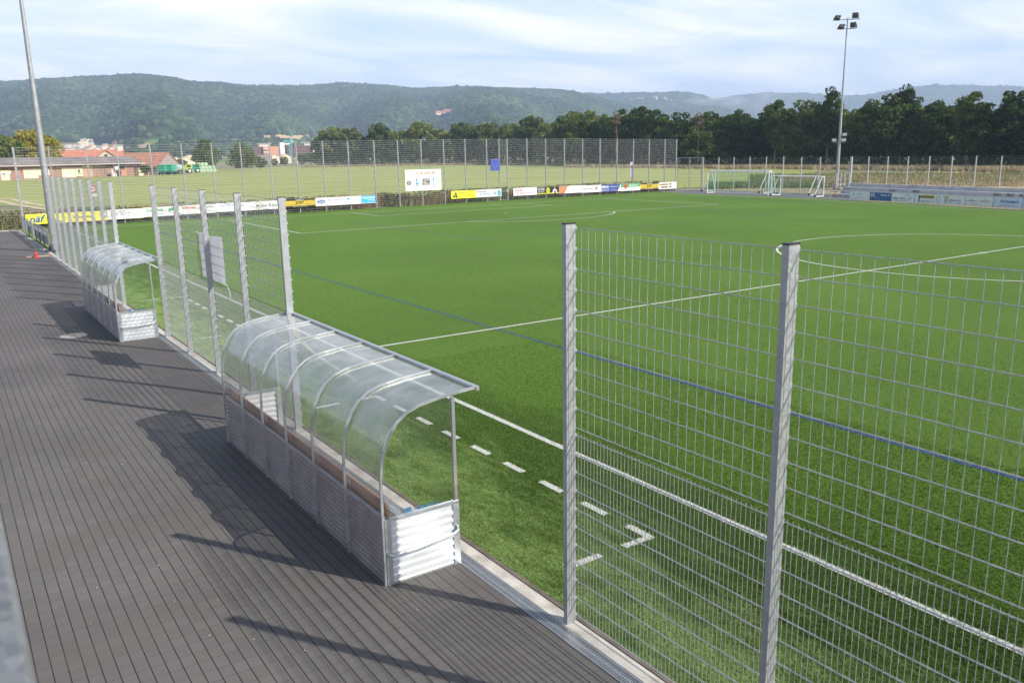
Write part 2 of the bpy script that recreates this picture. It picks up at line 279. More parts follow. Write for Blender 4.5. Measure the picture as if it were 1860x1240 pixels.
tag(pth.build('path', mk('dirt_track', (.52, .42, .30), .95, col2=(.40, .32, .22), scale=1)), kind='structure')
ap = MB(); strip(ap, [(70.3, 60.4), (72.5, 58.4), (73, 56.2)], 2.4, -.008); strip(ap, [(71, 59.8), (64, 60.3), (50, 59.6)], 1.0, -.009)
tag(ap.build('path', mk('gravel_path', (.46, .38, .31), .95, col2=(.36, .30, .25), scale=2)), kind='structure')
yd = MB(); strip(yd, [(-30, 268), (9, 271.5), (52, 292), (70, 318)], 3.2, -.01); tag(yd.build('farm_lane', mk('farm_lane', (.50, .44, .34), .95, col2=(.38, .34, .27), scale=1)), kind='structure')
# kerb, concrete footing strip, slotted drain
fs_ = MB()
y = -30.
while y < 52: fs_.box(-3.335, -3.175, y, y+2.488, -.05, .012); y += 2.5
tag(fs_.build('concrete_strip', CONC), kind='structure')
kb = MB(); y = -30.
while y < 52: kb.box(-3.170, -3.112, y, y+.994, -.05, .022); y += 1.
tag(kb.build('kerb', KERB), kind='structure')
dr = MB(); dr.box(-3.507, -3.338, -30, 52, -.05, -.02, DARK)
dr.box(-3.507, -3.494, -30, 52, -.02, .006, GALV); dr.box(-3.352, -3.339, -30, 52, -.02, .006, GALV); dr.box(-3.428, -3.418, -30, 52, -.02, .0035, GALV)
y = -20.
while y < 52:
    st = .025 if y < 0 else (.05 if y < 12 else .1); h = st*.55
    for xa, xb in ((-3.494, -3.428), (-3.418, -3.352)): dr.add([(xa, y, .003), (xb, y+st*.45, .003), (xb, y+st*.45+h, .003), (xa, y+h, .003)], [(0, 1, 2, 3)], GALV)
    y += st
tag(dr.build('drain_channel', None), label='long slotted galvanised drain channel between the pavers and the concrete strip', cat='drain')
ke = MB(); ke.add([(-60, 55.6, -.05), (-3.45, 52.1, -.05), (-3.45, 52.35, -.05), (-60, 55.85, -.05), (-60, 55.6, .06), (-3.45, 52.1, .06), (-3.45, 52.35, .06), (-60, 55.85, .06)], [(4,5,6,7),(0,1,5,4),(1,2,6,5),(2,3,7,6)]); tag(ke.build('kerb', CONC), kind='structure')
# ------------------------------------------------------------------ pitch markings
H = 50.64; PW = 63.49; PC = PW/2
def linemat(name, c, c2):
    m = mk(name, c, .75, col2=c2, scale=120, bump=.5, bscale=120, lo=.3, hi=.75, detail=2); return m
LW = linemat('white_turf', (.58, .58, .55), (.36, .39, .33)); LB = linemat('blue_turf', (.02, .07, .22), (.015, .05, .15))
w = MB(); z = .005; lw = .12
def ln(a, b, wd=lw, mb=w, zz=z): strip(mb, [a, b], wd, zz)
ln((0, -30), (0, H+.06)); ln((0, H), (PW, H)); ln((0, 0), (PW-.3, 0), .11, zz=z+.001)
strip(w, [(PW, H), (63.25, 33.2), fr(60, 0)], .12, z)
ln((PC-20.16, H), (PC-20.16, H-16.5)); ln((PC+20.16, H), (PC+20.16, H-16.5)); ln((PC-20.22, H-16.5), (PC+20.22, H-16.5), zz=z+.001)
ln((PC-9.16, H), (PC-9.16, H-5.5)); ln((PC+9.16, H), (PC+9.16, H-5.5)); ln((PC-9.22, H-5.5), (PC+9.22, H-5.5), zz=z+.001)
strip(w, [(PC+9.15*math.cos(t), 9.15*math.sin(t)) for t in np.linspace(0, 2*math.pi, 121)], lw, z+.002)
ta = math.asin(5.5/9.15); strip(w, [(PC+9.15*math.cos(t), H-11-9.15*math.sin(t)) for t in np.linspace(ta, math.pi-ta, 41)], lw, z+.002)
for cx_, cy_ in ((PC, H-11), (PC, 0)): w.add([(cx_+.16*math.cos(t), cy_+.16*math.sin(t), z+.003) for t in np.linspace(0, 6.28, 13)[:-1]], [tuple(range(12))])
for y0, y1 in ((-12.35, -4.22), (4.1, 12.05)):               # the two technical areas
    ln((-1.17, y0+.42), (-1.17, y0-.04), .11, zz=z+.001); ln((-1.12, y0), (-1.62, y0), .11); ln((-2.0, y0), (-2.55, y0), .11)
    ln((-1.17, y1-.42), (-1.17, y1+.04), .11, zz=z+.001); ln((-1.12, y1), (-1.62, y1), .11); ln((-2.0, y1), (-2.55, y1), .11)
    n = 7; s0 = y0+.85; 
    for i in range(n): yy = s0+i*(y1-y0-1.2)/n; ln((-1.17, yy), (-1.17, yy+.52), .11)
tag(w.build('pitch_markings', LW), kind='structure')
bl = MB(); zb = .0045
ln((4.56, -30), (4.56, H-6), .075, bl, zb); ln((58.9, -6), (58.9, H-6), .075, bl, zb); ln((18.1, 22.5), (45.8, 22.2), .075, bl, zb); ln((18.1, 22.5), (18.1, 40), .075, bl, zb+.0005); ln((45.8, 22.2), (45.8, 36), .075, bl, zb+.0005)
tag(bl.build('youth_pitch_markings', LB), kind='structure')
# turf fibres close to the camera
def fibres():
    n = 900000; x = rng.uniform(-3.09, 16, n); y = rng.uniform(-19, 12, n); d2 = (x-CX)**2+(y-CY)**2
    az = np.degrees(np.arctan2(x-CX, y-CY)); k = (rng.random(n) < 75/d2) & (az < 105) & (az > 8); x = x[k]; y = y[k]
    x2 = rng.uniform(-3.09, 5, 480000); y2 = rng.uniform(-18, -2, 480000); d2 = (x2-CX)**2+(y2-CY)**2; az = np.degrees(np.arctan2(x2-CX, y2-CY)); k = (rng.random(480000) < 70/d2) & (az < 105) & (az > 8); x = np.concatenate([x, x2[k]]); y = np.concatenate([y, y2[k]]); n = len(x)
    on = np.abs(x) < .06
    for y0, y1 in ((-12.35, -4.22), (4.1, 12.05)):
        on |= (np.abs(x+1.17) < .055) & (np.mod(y-(y0+.85), (y1-y0-1.2)/7) < .52) & (y > y0+.8) & (y < y1-.3)
        for yy in (y0, y1): on |= (np.abs(y-yy) < .055) & (((x > -1.62) & (x < -1.12)) | ((x > -2.55) & (x < -2.0)))
        on |= (np.abs(x+1.17) < .055) & ((np.abs(y-y0-.2) < .24) | (np.abs(y-y1+.2) < .24))
    on |= (np.abs(y) < .055) & (x > 0); blue = np.abs(x-4.56) < .04
    a = rng.random(n)*6.28; h = rng.uniform(.012, .030, n); w_ = .0042+.003*rng.random(n); fx = np.sin(x*2.1+1.3*np.sin(y*1.7))*.4; lx = (rng.normal(0, .6, n)+fx)*h; ly = (rng.normal(0, .6, n)+.5)*h
    V = np.zeros((n, 3, 3)); V[:, 0] = np.stack([x+np.cos(a)*w_, y+np.sin(a)*w_, 0*x+.003], 1); V[:, 1] = np.stack([x-np.cos(a)*w_, y-np.sin(a)*w_, 0*x+.003], 1); V[:, 2] = np.stack([x+lx, y+ly, h], 1)
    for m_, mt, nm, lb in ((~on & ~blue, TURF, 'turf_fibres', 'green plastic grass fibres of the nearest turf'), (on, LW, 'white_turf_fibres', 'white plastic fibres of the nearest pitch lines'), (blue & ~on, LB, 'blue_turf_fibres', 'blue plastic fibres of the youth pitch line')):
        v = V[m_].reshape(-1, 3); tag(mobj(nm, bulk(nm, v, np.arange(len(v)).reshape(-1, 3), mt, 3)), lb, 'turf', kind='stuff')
fibres()
# ------------------------------------------------------------------ near mesh fences
def panel(mb, y0, y1, z0, z1, dx, dy, x=0., burr=.0, rv=.0027, rh=.0034, n=4):
    """double-wire mesh: vertical wires every dy, paired horizontal wires every .2"""
    k = int(round((z1-z0)/.2))
    yy = y0
    while yy <= y1+1e-4:
        mb.rod((x, yy, z0-.0), (x, yy, z1+burr), rv, n, caps=False); yy += dy
    for i in range(k+1):
        zz = z0+i*(z1-z0)/k
        for sx in (-rv-rh, rv+rh): mb.rod((x+sx, y0-.02, zz), (x+sx, y1+.02, zz), rh, n, caps=False)
_q = MB(); _q.box(-.013, .014, -.016, .016, -.016, .016); _o = _q.build('clip', ALU); CLIP = _o.data; bpy.data.objects.remove(_o)
def mesh_fence(ys, label, x=-3.25):
    f = empty('mesh_fence', (x, ys[0], 0), 0, label, 'fence')
    for i, y in enumerate(ys):
        q = MB(); q.box(-.06, .055, y-ys[0]-.03, y-ys[0]+.03, 0, 4.2); po = q.build('post', GALV, f)
        q = MB(); q.box(-.064, .059, y-ys[0]-.033, y-ys[0]+.033, 4.2, 4.212); q.build('post_cap', DARK, po)
        for k in range(21):
            zz = .10+k*.2+(.06 if k > 10 else -.02); c = mobj('clip', CLIP, po, (.068, y-ys[0], zz))
    for a, b in zip(ys[:-1], ys[1:]):
        a -= ys[0]; b -= ys[0]
        q = MB(); panel(q, a+.0, b-.0, .08, 2.08, 0, (b-a)/round((b-a)/.05), .07, .03, n=4 if ys[0] < 5 else 3); tag(q.build('lower_mesh_panel', GALVW, f), 'close-barred lower mesh panel')
        q = MB(); panel(q, a+.0, b-.0, 2.16, 4.16, 0, (b-a)/round((b-a)/.1), .07, .0, n=4 if ys[0] < 5 else 3); tag(q.build('upper_mesh_panel', GALVW, f), 'wide-barred upper mesh panel')
    return f
mesh_fence([-20.9, -18.37, -15.85, -13.32], 'tall galvanised mesh fence closest to the camera at the right of the near dugout')
fm = mesh_fence([-5.32, -2.75, -.15, 2.42, 4.95], 'tall galvanised mesh fence between the two dugouts with a pale banner tied on')
mesh_fence([11.4+2.27*i for i in range(9)], 'tall galvanised mesh fence of many posts beyond the far dugout, ending at the lamp mast')
# pale banner tied to the middle fence
bn = empty('banner', (-3.135, .95, 2.15), 0, 'pale lilac cloth banner tied to the pitch side of the middle mesh fence', 'banner')
vs = []; nU, nV = 16, 10
for i in range(nU+1):
    for j in range(nV+1): vs.append((.006*math.sin(i*1.1+j*.5)+.004*math.sin(j*1.7), -i*1.95/nU-.02*math.sin(j*.8), j*1.03/nV+.02*math.sin(i*.6)*(j/nV)))
q = MB(); q.add(vs, [(i*(nV+1)+j, (i+1)*(nV+1)+j, (i+1)*(nV+1)+j+1, i*(nV+1)+j+1) for i in range(nU) for j in range(nV)])
q.build('cloth', leafmat('banner_cloth', (.50, .48, .60), (.62, .58, .66), (.66, .63, .68), .5), bn, True)
q = MB(); q.path([(0, -1.95, .02), (.03, -2.05, -.10), (.0, -2.2, -.24)], .006, 5); q.path([(0, 0, 1.03), (-.05, .05, 1.06)], .006, 5); q.path([(0, -1.95, 1.03), (-.05, -2.0, 1.07)], .006, 5); q.build('cord', WHITE, bn)
# ------------------------------------------------------------------ dugouts
PROF = [(0, .84), (0, 1.12), (.004, 1.3), (.022, 1.47), (.065, 1.64), (.135, 1.80), (.235, 1.93), (.36, 2.015), (.52, 2.07), (.78, 2.11), (1.05, 2.135), (1.28, 2.15)]
CLEAR = clearmat('clear_polycarbonate', (.74, .75, .75), .32, .10); CLEARE = clearmat('clear_end_pane', (.90, .92, .91), .03, .04)
WOOD = mk('varnished_pine', (.52, .29, .17), .55, col2=(.38, .19, .10), scale=3, stretch=(6, .6, 6))
CORR = galv('corrugated_aluminium', .70, .78, .45, .32, 3)
CORRB = mk('corrugated_back_sheet', (.38, .315, .295), .35, .45, col2=(.29, .24, .23), scale=4)
def corr(mb, a, b, nrm, z0, z1, pitch=.078, d=.016):
    """sheet from plan point a to b with horizontal trapezoid ribs"""
    zz = z0; prof = [(0, z0)]
    while zz+pitch <= z1+1e-6:
        prof += [(0, zz+pitch*.30), (d, zz+pitch*.45), (d, zz+pitch*.82), (0, zz+pitch*.97)]; zz += pitch
    prof.append((0, z1)); vs = []
    for o, h in prof: vs += [(a[0]+nrm[0]*o, a[1]+nrm[1]*o, h), (b[0]+nrm[0]*o, b[1]+nrm[1]*o, h)]
    mb.add(vs, [(2*i, 2*i+1, 2*i+3, 2*i+2) for i in range(len(prof)-1)])
def dugout(y0, label, x0=-4.47):
    e = empty('dugout', (x0, y0, 0), 0, label, 'dugout', 'team dugouts beside the pitch'); Ln = 6.27; nb = 6; bay = Ln/nb
    for i in range(nb+1):
        y = i*bay; q = MB(); r = .0135
        pr = [(0, 0)]+PROF; vs = []
        for k, (a, b) in enumerate(pr):
            pa = pr[max(k-1, 0)]; pb = pr[min(k+1, len(pr)-1)]; d = Vector((pb[0]-pa[0], pb[1]-pa[1])).normalized(); nx, nz = -d.y, d.x
            for s1, s2 in ((0, -r), (.03, -r), (.03, r), (0, r)): vs.append((a-nx*s1*-1, y+s2, b+nz*s1))
        fs = [(k*4+j, k*4+(j+1) % 4, (k+1)*4+(j+1) % 4, (k+1)*4+j) for k in range(len(pr)-1) for j in range(4)]+[(0, 1, 2, 3), tuple(len(pr)*4-4+j for j in (3, 2, 1, 0))]
        q.add(vs, fs); q.build('arched_rib', ALU, e)
    q = MB(); q.box(1.27, 1.31, -.03, Ln+.03, 2.13, 2.18); q.box(1.255, 1.27, -.02, Ln+.02, 2.165, 2.178); q.build('front_edge_rail', ALU, e)
    for za in (.815, .012): q = MB(); q.box(-.008, .03, .02, Ln-.02, za, za+.025); q.build('back_rail', ALU, e)
    # curved clear sheets, one per bay
    for i in range(nb):
        ya, yb = i*bay+.003, (i+1)*bay-.003; vs = []
        P2 = []
        for k in range(len(PROF)-1):
            a, b = PROF[k], PROF[k+1]
            for s in (0, .5): P2.append((a[0]+(b[0]-a[0])*s, a[1]+(b[1]-a[1])*s))
        P2.append(PROF[-1])
        for a, b in P2: vs += [(a+.012, ya, b-.004), (a+.012, yb, b-.004)]
        q = MB(); q.add(vs, [(2*k, 2*k+1, 2*k+3, 2*k+2) for k in range(len(P2)-1)]); q.build('roof_pane', CLEAR, e, True)
        q = MB(); corr(q, (.016, ya), (.016, yb), (-1, 0), .03, .82, .066, .019); q.build('back_panel', CORRB, e)
    for y, s in ((0, -1), (Ln, 1)):
        q = MB(); q.box(.93, .97, y-.02, y+.02, 0, 2.105)
        for k in range(9): q.rod((.95, y+s*.02, .9+k*.145), (.95, y+s*.027, .9+k*.145), .008, 6)
        q.build('front_post', ALU, e)
        q = MB(); P2 = [(a, b) for a, b in PROF if a < .93]+[(.93, 2.12)]
        vs = [(a+.02, y, b-.01) for a, b in P2]+[(.93, y, .81)]; q.add(vs, [tuple(range(len(vs)))]); q.build('end_pane', CLEARE, e)
        q = MB(); corr(q, (.07, y+s*.002), (.90, y+s*.002), (0, s), .025, .80, .097, .018); ep = q.build('end_panel', CORR, e)
        q = MB(); q.box(.03, .11, y+s*.005-.004, y+s*.005+.004, .0, .80) if False else q.add([(.0, y+s*.024, 0), (.075, y+s*.024, 0), (.075, y+s*.024, .80), (.0, y+s*.024, .80)], [(0, 1, 2, 3)]); q.box(.90, .985, y-.022, y+.024, 0, .82); q.box(.0, .975, y-.026, y+.028, .79, .815); q.box(.03, .95, y-.02, y+.03, 0, .025); q.build('end_frame', ALU, e)
        q = MB(); q.path([(.02, y+s*.03, .40), (.05, y+s*.075, .385), (.12, y+s*.10, .385), (.5, y+s*.10, .415), (.86, y+s*.10, .445), (.93, y+s*.075, .46), (.945, y+s*.03, .50)], .016, 10); q.build('grab_bar', ALU, e, True)
    q = MB(); q.box(.06, .085, .03, Ln-.03, .80, .99); q.build('backrest', WOOD, e)
    q = MB(); q.box(.12, .45, .03, Ln-.03, .42, .45); q.build('bench_seat', WOOD, e)
    for k in range(7): q = MB(); yk = .04+k*(Ln-.08)/6; q.box(.10, .42, yk-.015, yk+.015, .388, .42); q.box(.20, .24, yk-.015, yk+.015, .0, .39); q.build('bench_bracket', ALU, e)
    return e
D1 = dugout(-11.45, 'large clear-roofed aluminium dugout in the foreground beside the paved strip')
D2 = copy_tree(D1); D2.location = (-4.46, 5.08, 0); tag(D2, 'smaller-looking far aluminium dugout under a roof whitened like reflected sky beyond the middle mesh fence')
# ------------------------------------------------------------------ lettering
_tc = {}
def text_geo(body, shear=0., bold=0.):
    k = (body, shear, bold)
    if k in _tc: return _tc[k]
    c = bpy.data.curves.new('t', 'FONT'); c.body = body; c.size = 1; c.shear = shear; c.offset = bold; c.resolution_u = 2; c.fill_mode = 'BOTH'
    o = bpy.data.objects.new('t', c); col.objects.link(o); bpy.context.view_layer.update()
    me = bpy.data.meshes.new_from_object(o.evaluated_get(bpy.context.evaluated_depsgraph_get()))
    vs = [(v.co.x, v.co.y) for v in me.vertices]; fs = [tuple(p.vertices) for p in me.polygons]
    bpy.data.objects.remove(o); bpy.data.meshes.remove(me); bpy.data.curves.remove(c)
    x0 = min(v[0] for v in vs); x1 = max(v[0] for v in vs); y0 = min(v[1] for v in vs); y1 = max(v[1] for v in vs)
    _tc[k] = ([((a-x0)/(x1-x0), (b-y0)/(y1-y0)) for a, b in vs], fs); return _tc[k]
def marks(parent, items, y=-.006):
    """items in board metres: u along, w up. Each colour becomes one mesh"""
    byc = {}
    for n, it in enumerate(items):
        kd, c = it[0], it[1]; c = c if min(c) > .6 else tuple(v*.6 for v in c); mb, nm = byc.setdefault((c, 'lettering' if kd == 'T' else 'emblem'), (MB(), None)); yy = y-.0006*n
        if kd == 'T':
            _, _, s, u0, w0, u1, w1 = it[:7]; vs, fs = text_geo(s, *(it[7:9] if len(it) > 8 else ((it[7], .018) if len(it) > 7 else (0., .018)))); mb.add([(u0+(u1-u0)*a, yy, w0+(w1-w0)*b) for a, b in vs], fs)
        elif kd == 'R': u0, w0, u1, w1 = it[2:6]; mb.add([(u0, yy, w0), (u1, yy, w0), (u1, yy, w1), (u0, yy, w1)], [(0, 1, 2, 3)])
        elif kd == 'P': mb.add([(a, yy, b) for a, b in it[2]], [tuple(range(len(it[2])))])
        elif kd == 'O':
            u, w_, ru, rw = it[2:6]; mb.add([(u+ru*math.cos(t), yy, w_+rw*math.sin(t)) for t in np.linspace(0, 2*math.pi, 25)[:-1]], [tuple(range(24))])
        elif kd == 'L':
            pts, wd = it[2:4]
            for (a, b), (c2, d2) in zip(pts[:-1], pts[1:]):
                dv = Vector((c2-a, d2-b)).normalized()*wd/2; nx, nw = -dv.y, dv.x; mb.add([(a+nx, yy, b+nw), (a-nx, yy, b-nw), (c2-nx, yy, d2-nw), (c2+nx, yy, d2+nw)], [(0, 1, 2, 3)])
    for (c, nm), (mb, _) in byc.items(): mb.build(nm, pm(c, .5), parent)
def board(name, label, loc, rz, wd, ht, base, items, cat='advertising board', group='advertising boards on the pitch surround', thick=.012):
    e = empty(name, loc, rz, label, cat, group)
    q = MB(); q.box(.004, wd-.004, -.003, thick, 0, ht); q.build('panel', pm(base, .45), e); marks(e, items); return e
RED = (.62, .03, .03); BLK = (.02, .02, .02); BLU = (.03, .10, .45); GRY = (.28, .28, .30); YEL = (.85, .72, .03); GRN = (.05, .42, .16); ORA = (.85, .25, .04); CYA = (.06, .45, .80); WH = (.66, .66, .65); LG = (.55, .55, .57)
AF = math.atan2(3.6, 72.9)
def fb(x0, x1, z0, z1, label, base, items, name='advertising_board'):
    return board(name, label, (x0, F(x0)-.13, z0), AF, (x1-x0)/math.cos(AF), z1-z0, base, items)
fb(-2.6, .25, .30, 1.05, 'bright yellow board reading naef in big blue slanted letters at the corner post', (.85, .80, .03), [('T', (.02, .13, .45), 'näf', .2, .12, 1.38, .66, .35, .03), ('L', (.9, .75, .1), [(.1, .7), (2.7, .7)], .02)])
fb(.25, 3.14, .30, 1.05, 'yellow board with dark kabeltech lettering seen through the far mesh fence', (.80, .68, .10), [('T', (.12, .10, .03), 'kabeltech', .4, .28, 1.9, .5), ('R', (.55, .58, .60), 2.35, .22, 2.87, .72), ('R', WH, 2.5, .4, 2.75, .6)])
fb(3.14, 5.87, .33, 1.10, 'white board reading Schumacher Elektro in black italics with a red slash', WH, [('T', (.15, .15, .17), 'SCHUMACHER', .62, .58, 1.35, .68, .3), ('T', (.05, .05, .06), 'ELEKTRO', .25, .27, 1.38, .54, .3, .0), ('R', RED, .43, .12, .48, .70), ('T', GRY, 'REINACH', 1.48, .40, 1.95, .50, .2), ('T', GRY, 'TEL. 718 03 77', 1.48, .18, 2.35, .30, .2)])
fb(5.87, 8.87, .38, 1.14, 'white board reading Gesundheit in green over pale blue im Zentrum', WH, [('T', GRN, 'Gesundheit', .2, .38, 1.55, .68), ('T', (.45, .66, .85), 'im Zentrum', .2, .10, 1.6, .32), ('P', (.04, .45, .2), [(1.95, .35), (2.35, .42), (2.38, .70), (1.98, .58)])])
fb(8.87, 11.85, .42, 1.16, 'white board reading bothmann in orange red with grey immobilia block letters', WH, [('T', (.80, .16, .08), 'bothmann', .08, .42, 1.25, .68, 0, .03), ('T', GRY, 'immobilien', 1.4, .44, 2.75, .64, 0, .02), ('T', LG, 'beratung  verkauf  verwaltung', .1, .24, 2.4, .32), ('T', LG, 'reinach  basel', .1, .08, 1.2, .15)])
fb(11.85, 14.85, .45, 1.18, 'white board with thin violet capital lettering left of the green arched emblem board', (.78, .79, .86), [('T', (.16, .18, .50), 'DENZLER & SCHMID', .12, .46, 2.4, .62), ('T', (.35, .38, .62), 'MALERGESCHÄFT', .9, .26, 2.0, .34), ('T', (.35, .38, .62), 'Tel. 061 711 52 77', .5, .08, 1.8, .15)])
fb(14.85, 17.9, .46, 1.20, 'white board reading Moebel Ro beside a green arch, behind the middle fence', WH, [('L', (.25, .65, .08), [(.3, .50), (.42, .62), (.62, .67), (.82, .62), (.95, .5)], .07), ('T', (.12, .12, .12), 'Möbel Rösch', .45, .22, 2.6, .50), ('L', (.25, .65, .08), [(.4, .12), (.6, .06), (.85, .10)], .04)])
def jost(x0, x1, z0, z1, lab):
    wd = x1-x0; fb(x0, x1, z0, z1, lab, BLK, [('R', (.85, .62, .06), 0.01, .14, wd-.01, z1-z0-.14), ('T', BLK, 'JOST', wd*.34, .22, wd*.63, z1-z0-.2, 0, .04), ('T', (.45, .32, .05), 'UMZÜGE', wd*.1, .22, wd*.3, .32), ('T', (.45, .32, .05), 'MULDEN', wd*.68, .22, wd*.9, .32), ('T', WH, 'TRANSPORTE AG', wd*.36, z1-z0-.11, wd*.62, z1-z0-.03), ('T', WH, '061 711 41 11  www.jost.ch', wd*.26, .03, wd*.72, .1)])
jost(17.93, 20.92, .49, 1.23, 'yellow and black board reading JOST just right of the middle mesh fence')
fb(20.93, 24.0, .49, 1.24, 'pale pink board with a blue oval car maker emblem and lilac writing', (.72, .66, .70), [('O', (.10, .28, .60), .55, .40, .46, .20), ('O', WH, .55, .40, .42, .165), ('O', (.04, .16, .48), .55, .40, .38, .14), ('T', WH, 'Ford', .32, .30, .78, .50, .3), ('T', (.45, .38, .72), 'Auto Götte AG', 1.2, .42, 2.75, .62), ('T', (.50, .45, .75), '4153 Reinach', 1.2, .24, 2.3, .36), ('T', (.35, .33, .5), 'Tel. 061 717 90 90  www.autogoette.ch', .15, .05, 2.9, .13)])
fb(24.0, 25.58, .51, 1.24, 'narrow white board with a small light blue square at its top corner', (.80, .78, .76), [('R', (.05, .45, .80), .12, .42, .35, .62), ('T', GRY, '&', .4, .42, .5, .6), ('T', GRY, 'Max Mustermann AG'[0:0]+'Bau & Raum AG', .65, .48, 1.4, .58), ('T', GRY, 'www.bauraum-reinach.ch', .12, .12, 1.4, .2), ('R', LG, .12, .3, 1.4, .315)])
fb(25.58, 27.14, .51, 1.25, 'cyan board reading Traumland in white at the end of the left row', (.04, .40, .75), [('T', WH, 'Traumland', .08, .44, 1.45, .68, 0, .02), ('T', WH, 'der Betten', .75, .26, 1.45, .38), ('T', (.6, .8, .9), 'Reinach  061 711 00 00', .1, .08, 1.4, .16), ('R', WH, 0, 0, 1.54, .03)])
fb(35.88, 38.98, .49, 1.27, 'lemon yellow board with a black squirrel-like curl emblem', (.80, .80, .04), [('O', BLK, .55, .48, .17, .17), ('O', BLK, .33, .22, .13, .13), ('O', BLK, .62, .2, .13, .13), ('O', (.80, .80, .04), .58, .50, .07, .07), ('T', (.18, .18, .03), 'Schreinerei', .95, .52, 2.15, .66), ('T', (.15, .15, .02), 'Wenger AG', 1.7, .26, 2.95, .42), ('T', (.4, .4, .05), 'Reinach  Tel. 061 711 00 20', .95, .07, 2.9, .13)])
fb(38.98, 42.32, .49, 1.28, 'white board reading Stoecker AG and Sanitaer with pale blue water drops', WH, [('T', (.08, .10, .22), 'Stöcker', .15, .50, 1.35, .68, 0, .02), ('T', (.30, .62, .85), 'AG', 1.5, .50, 1.9, .68, 0, .02), ('T', (.15, .45, .70), '& Sanitär', .5, .22, 1.9, .44), ('P', (.20, .60, .85), [(2.45, .65), (2.6, .38), (2.55, .2), (2.45, .16), (2.35, .2), (2.3, .38)]), ('O', (.20, .60, .85), 3.05, .35, .24, .34), ('O', BLK, 2.85, .45, .05, .09), ('T', LG, 'Reinach 061 711 11 11', .3, .06, 1.9, .12)])
fb(43.93, 47.2, .45, 1.26, 'white board reading Storen Fust in red under a red striped block', (.82, .80, .84), [('R', (.62, .10, .15), .2+i*.17, .42, .30+i*.17, .70) for i in range(6)]+[('T', (.65, .08, .12), 'STOREN FUST', .25, .10, 2.75, .34), ('R', (.5, .5, .6), 1.3, .52, 3.0, .54), ('R', (.5, .5, .6), 1.2, .46, 3.0, .475)])
fb(47.2, 50.42, .45, 1.23, 'black board with a yellow green round emblem and a figure, on a lime strip', BLK, [('R', (.72, .78, .05), 0.01, 0.01, 3.2, .13), ('T', WH, 'GÄRTNEREI', .1, .42, 1.1, .62), ('L', WH, [(.1, .62), (.6, .70), (1.1, .62)], .04), ('T', WH, 'reinach', .15, .22, 1.0, .34), ('O', (.70, .76, .05), 1.6, .40, .27, .35), ('T', (.3, .35, .02), 'grün', 1.45, .38, 1.75, .48), ('O', (.68, .45, .36), 2.58, .62, .10, .12), ('P', (.70, .66, .62), [(2.25, .06), (2.95, .06), (2.86, .45), (2.66, .50), (2.5, .50), (2.34, .45)]), ('R', (.18, .2, .2), 2.48, .02, 2.78, .34)])
fb(50.42, 53.85, .42, 1.22, 'white board with an orange slanted block at its left end', (.80, .80, .78), [('P', (.85, .32, .12), [(0.01, .01), (.85, .01), (1.3, .78), (.01, .78)]), ('R', (.9, .6, .45), .15, .5, .8, .53), ('R', (.9, .6, .45), .15, .36, .7, .39), ('R', (.9, .6, .45), .15, .22, .65, .25), ('L', LG, [(1.5, .55), (2.0, .68), (2.4, .62), (2.9, .66), (3.2, .5)], .03), ('T', GRY, 'JONAS CARROSSERIE AG', 1.35, .30, 3.3, .46), ('R', RED, 1.7, .16, 2.0, .19), ('R', BLK, 2.05, .16, 2.5, .2), ('R', YEL, 2.55, .16, 3.0, .19)])
fb(53.85, 56.97, .38, 1.17, 'white board reading helvetia with a red and blue triangle emblem', (.82, .82, .83), [('T', (.12, .12, .13), 'helvetia', .08, .28, 1.75, .58), ('P', (.65, .05, .12), [(2.15, .2), (2.3, .72), (2.42, .66), (2.55, .2), (2.35, .35)]), ('P', (.1, .45, .75), [(1.95, .2), (2.2, .38), (2.2, .58)])])
fb(56.97, 60.0, .34, 1.17, 'navy board with white bold simon lettering and a slanted right end', (.04, .07, .28), [('T', WH, 'simon', .1, .46, 1.2, .74, 0, .05), ('T', WH, 'Metzgerei AG', 1.45, .48, 2.85, .62, 0, .02), ('T', (.7, .7, .8), '061 717 15 15', .1, .22, 1.2, .36), ('T', (.7, .7, .8), '061 717 15 16', .1, .06, 1.2, .18), ('T', (.6, .6, .75), 'www.simon.ch', 1.45, .12, 2.5, .28), ('P', (.82, .82, .8), [(2.6, .01), (3.02, .01), (3.02, .5)])])
fb(60.0, 63.48, .32, 1.15, 'green topped white board with a red round emblem', (.80, .82, .78), [('R', (.12, .52, .20), .12, .42, 3.45, .82), ('O', (.70, .14, .06), .95, .52, .32, .27), ('P', (.75, .65, .5), [(.75, .3), (1.15, .3), (.95, .05)]), ('T', WH, 'Burgunder', 1.55, .50, 3.1, .74), ('R', RED, 2.2, .15, 2.3, .28), ('T', RED, 'Raiffeisen'[0:0]+'Reinach BL', 2.4, .16, 3.3, .27)])
jost(63.48, 66.72, .30, 1.11, 'yellow and black board reading JOST near the gate at the right end of the row')
fb(66.72, 70.0, .26, 1.10, 'white board with brown photo blocks next to the pitch gate', WH, [('R', (.32, .18, .06), .15, .48, 1.65, .66), ('R', (.32, .18, .06), 1.9, .50, 2.35, .68), ('R', (.32, .18, .06), .4, .14, 1.65, .34), ('R', (.32, .18, .06), 1.9, .16, 2.35, .36)]+[('R', (.70, .52, .25), .25+.2*i, .53, .33+.2*i, .60) for i in range(7)]+[('R', (.70, .52, .25), .5+.2*i, .2, .58+.2*i, .28) for i in range(6)]+[('T', LG, 'Reinach 061 711 22 33', 2.5, .55, 3.15, .62)])
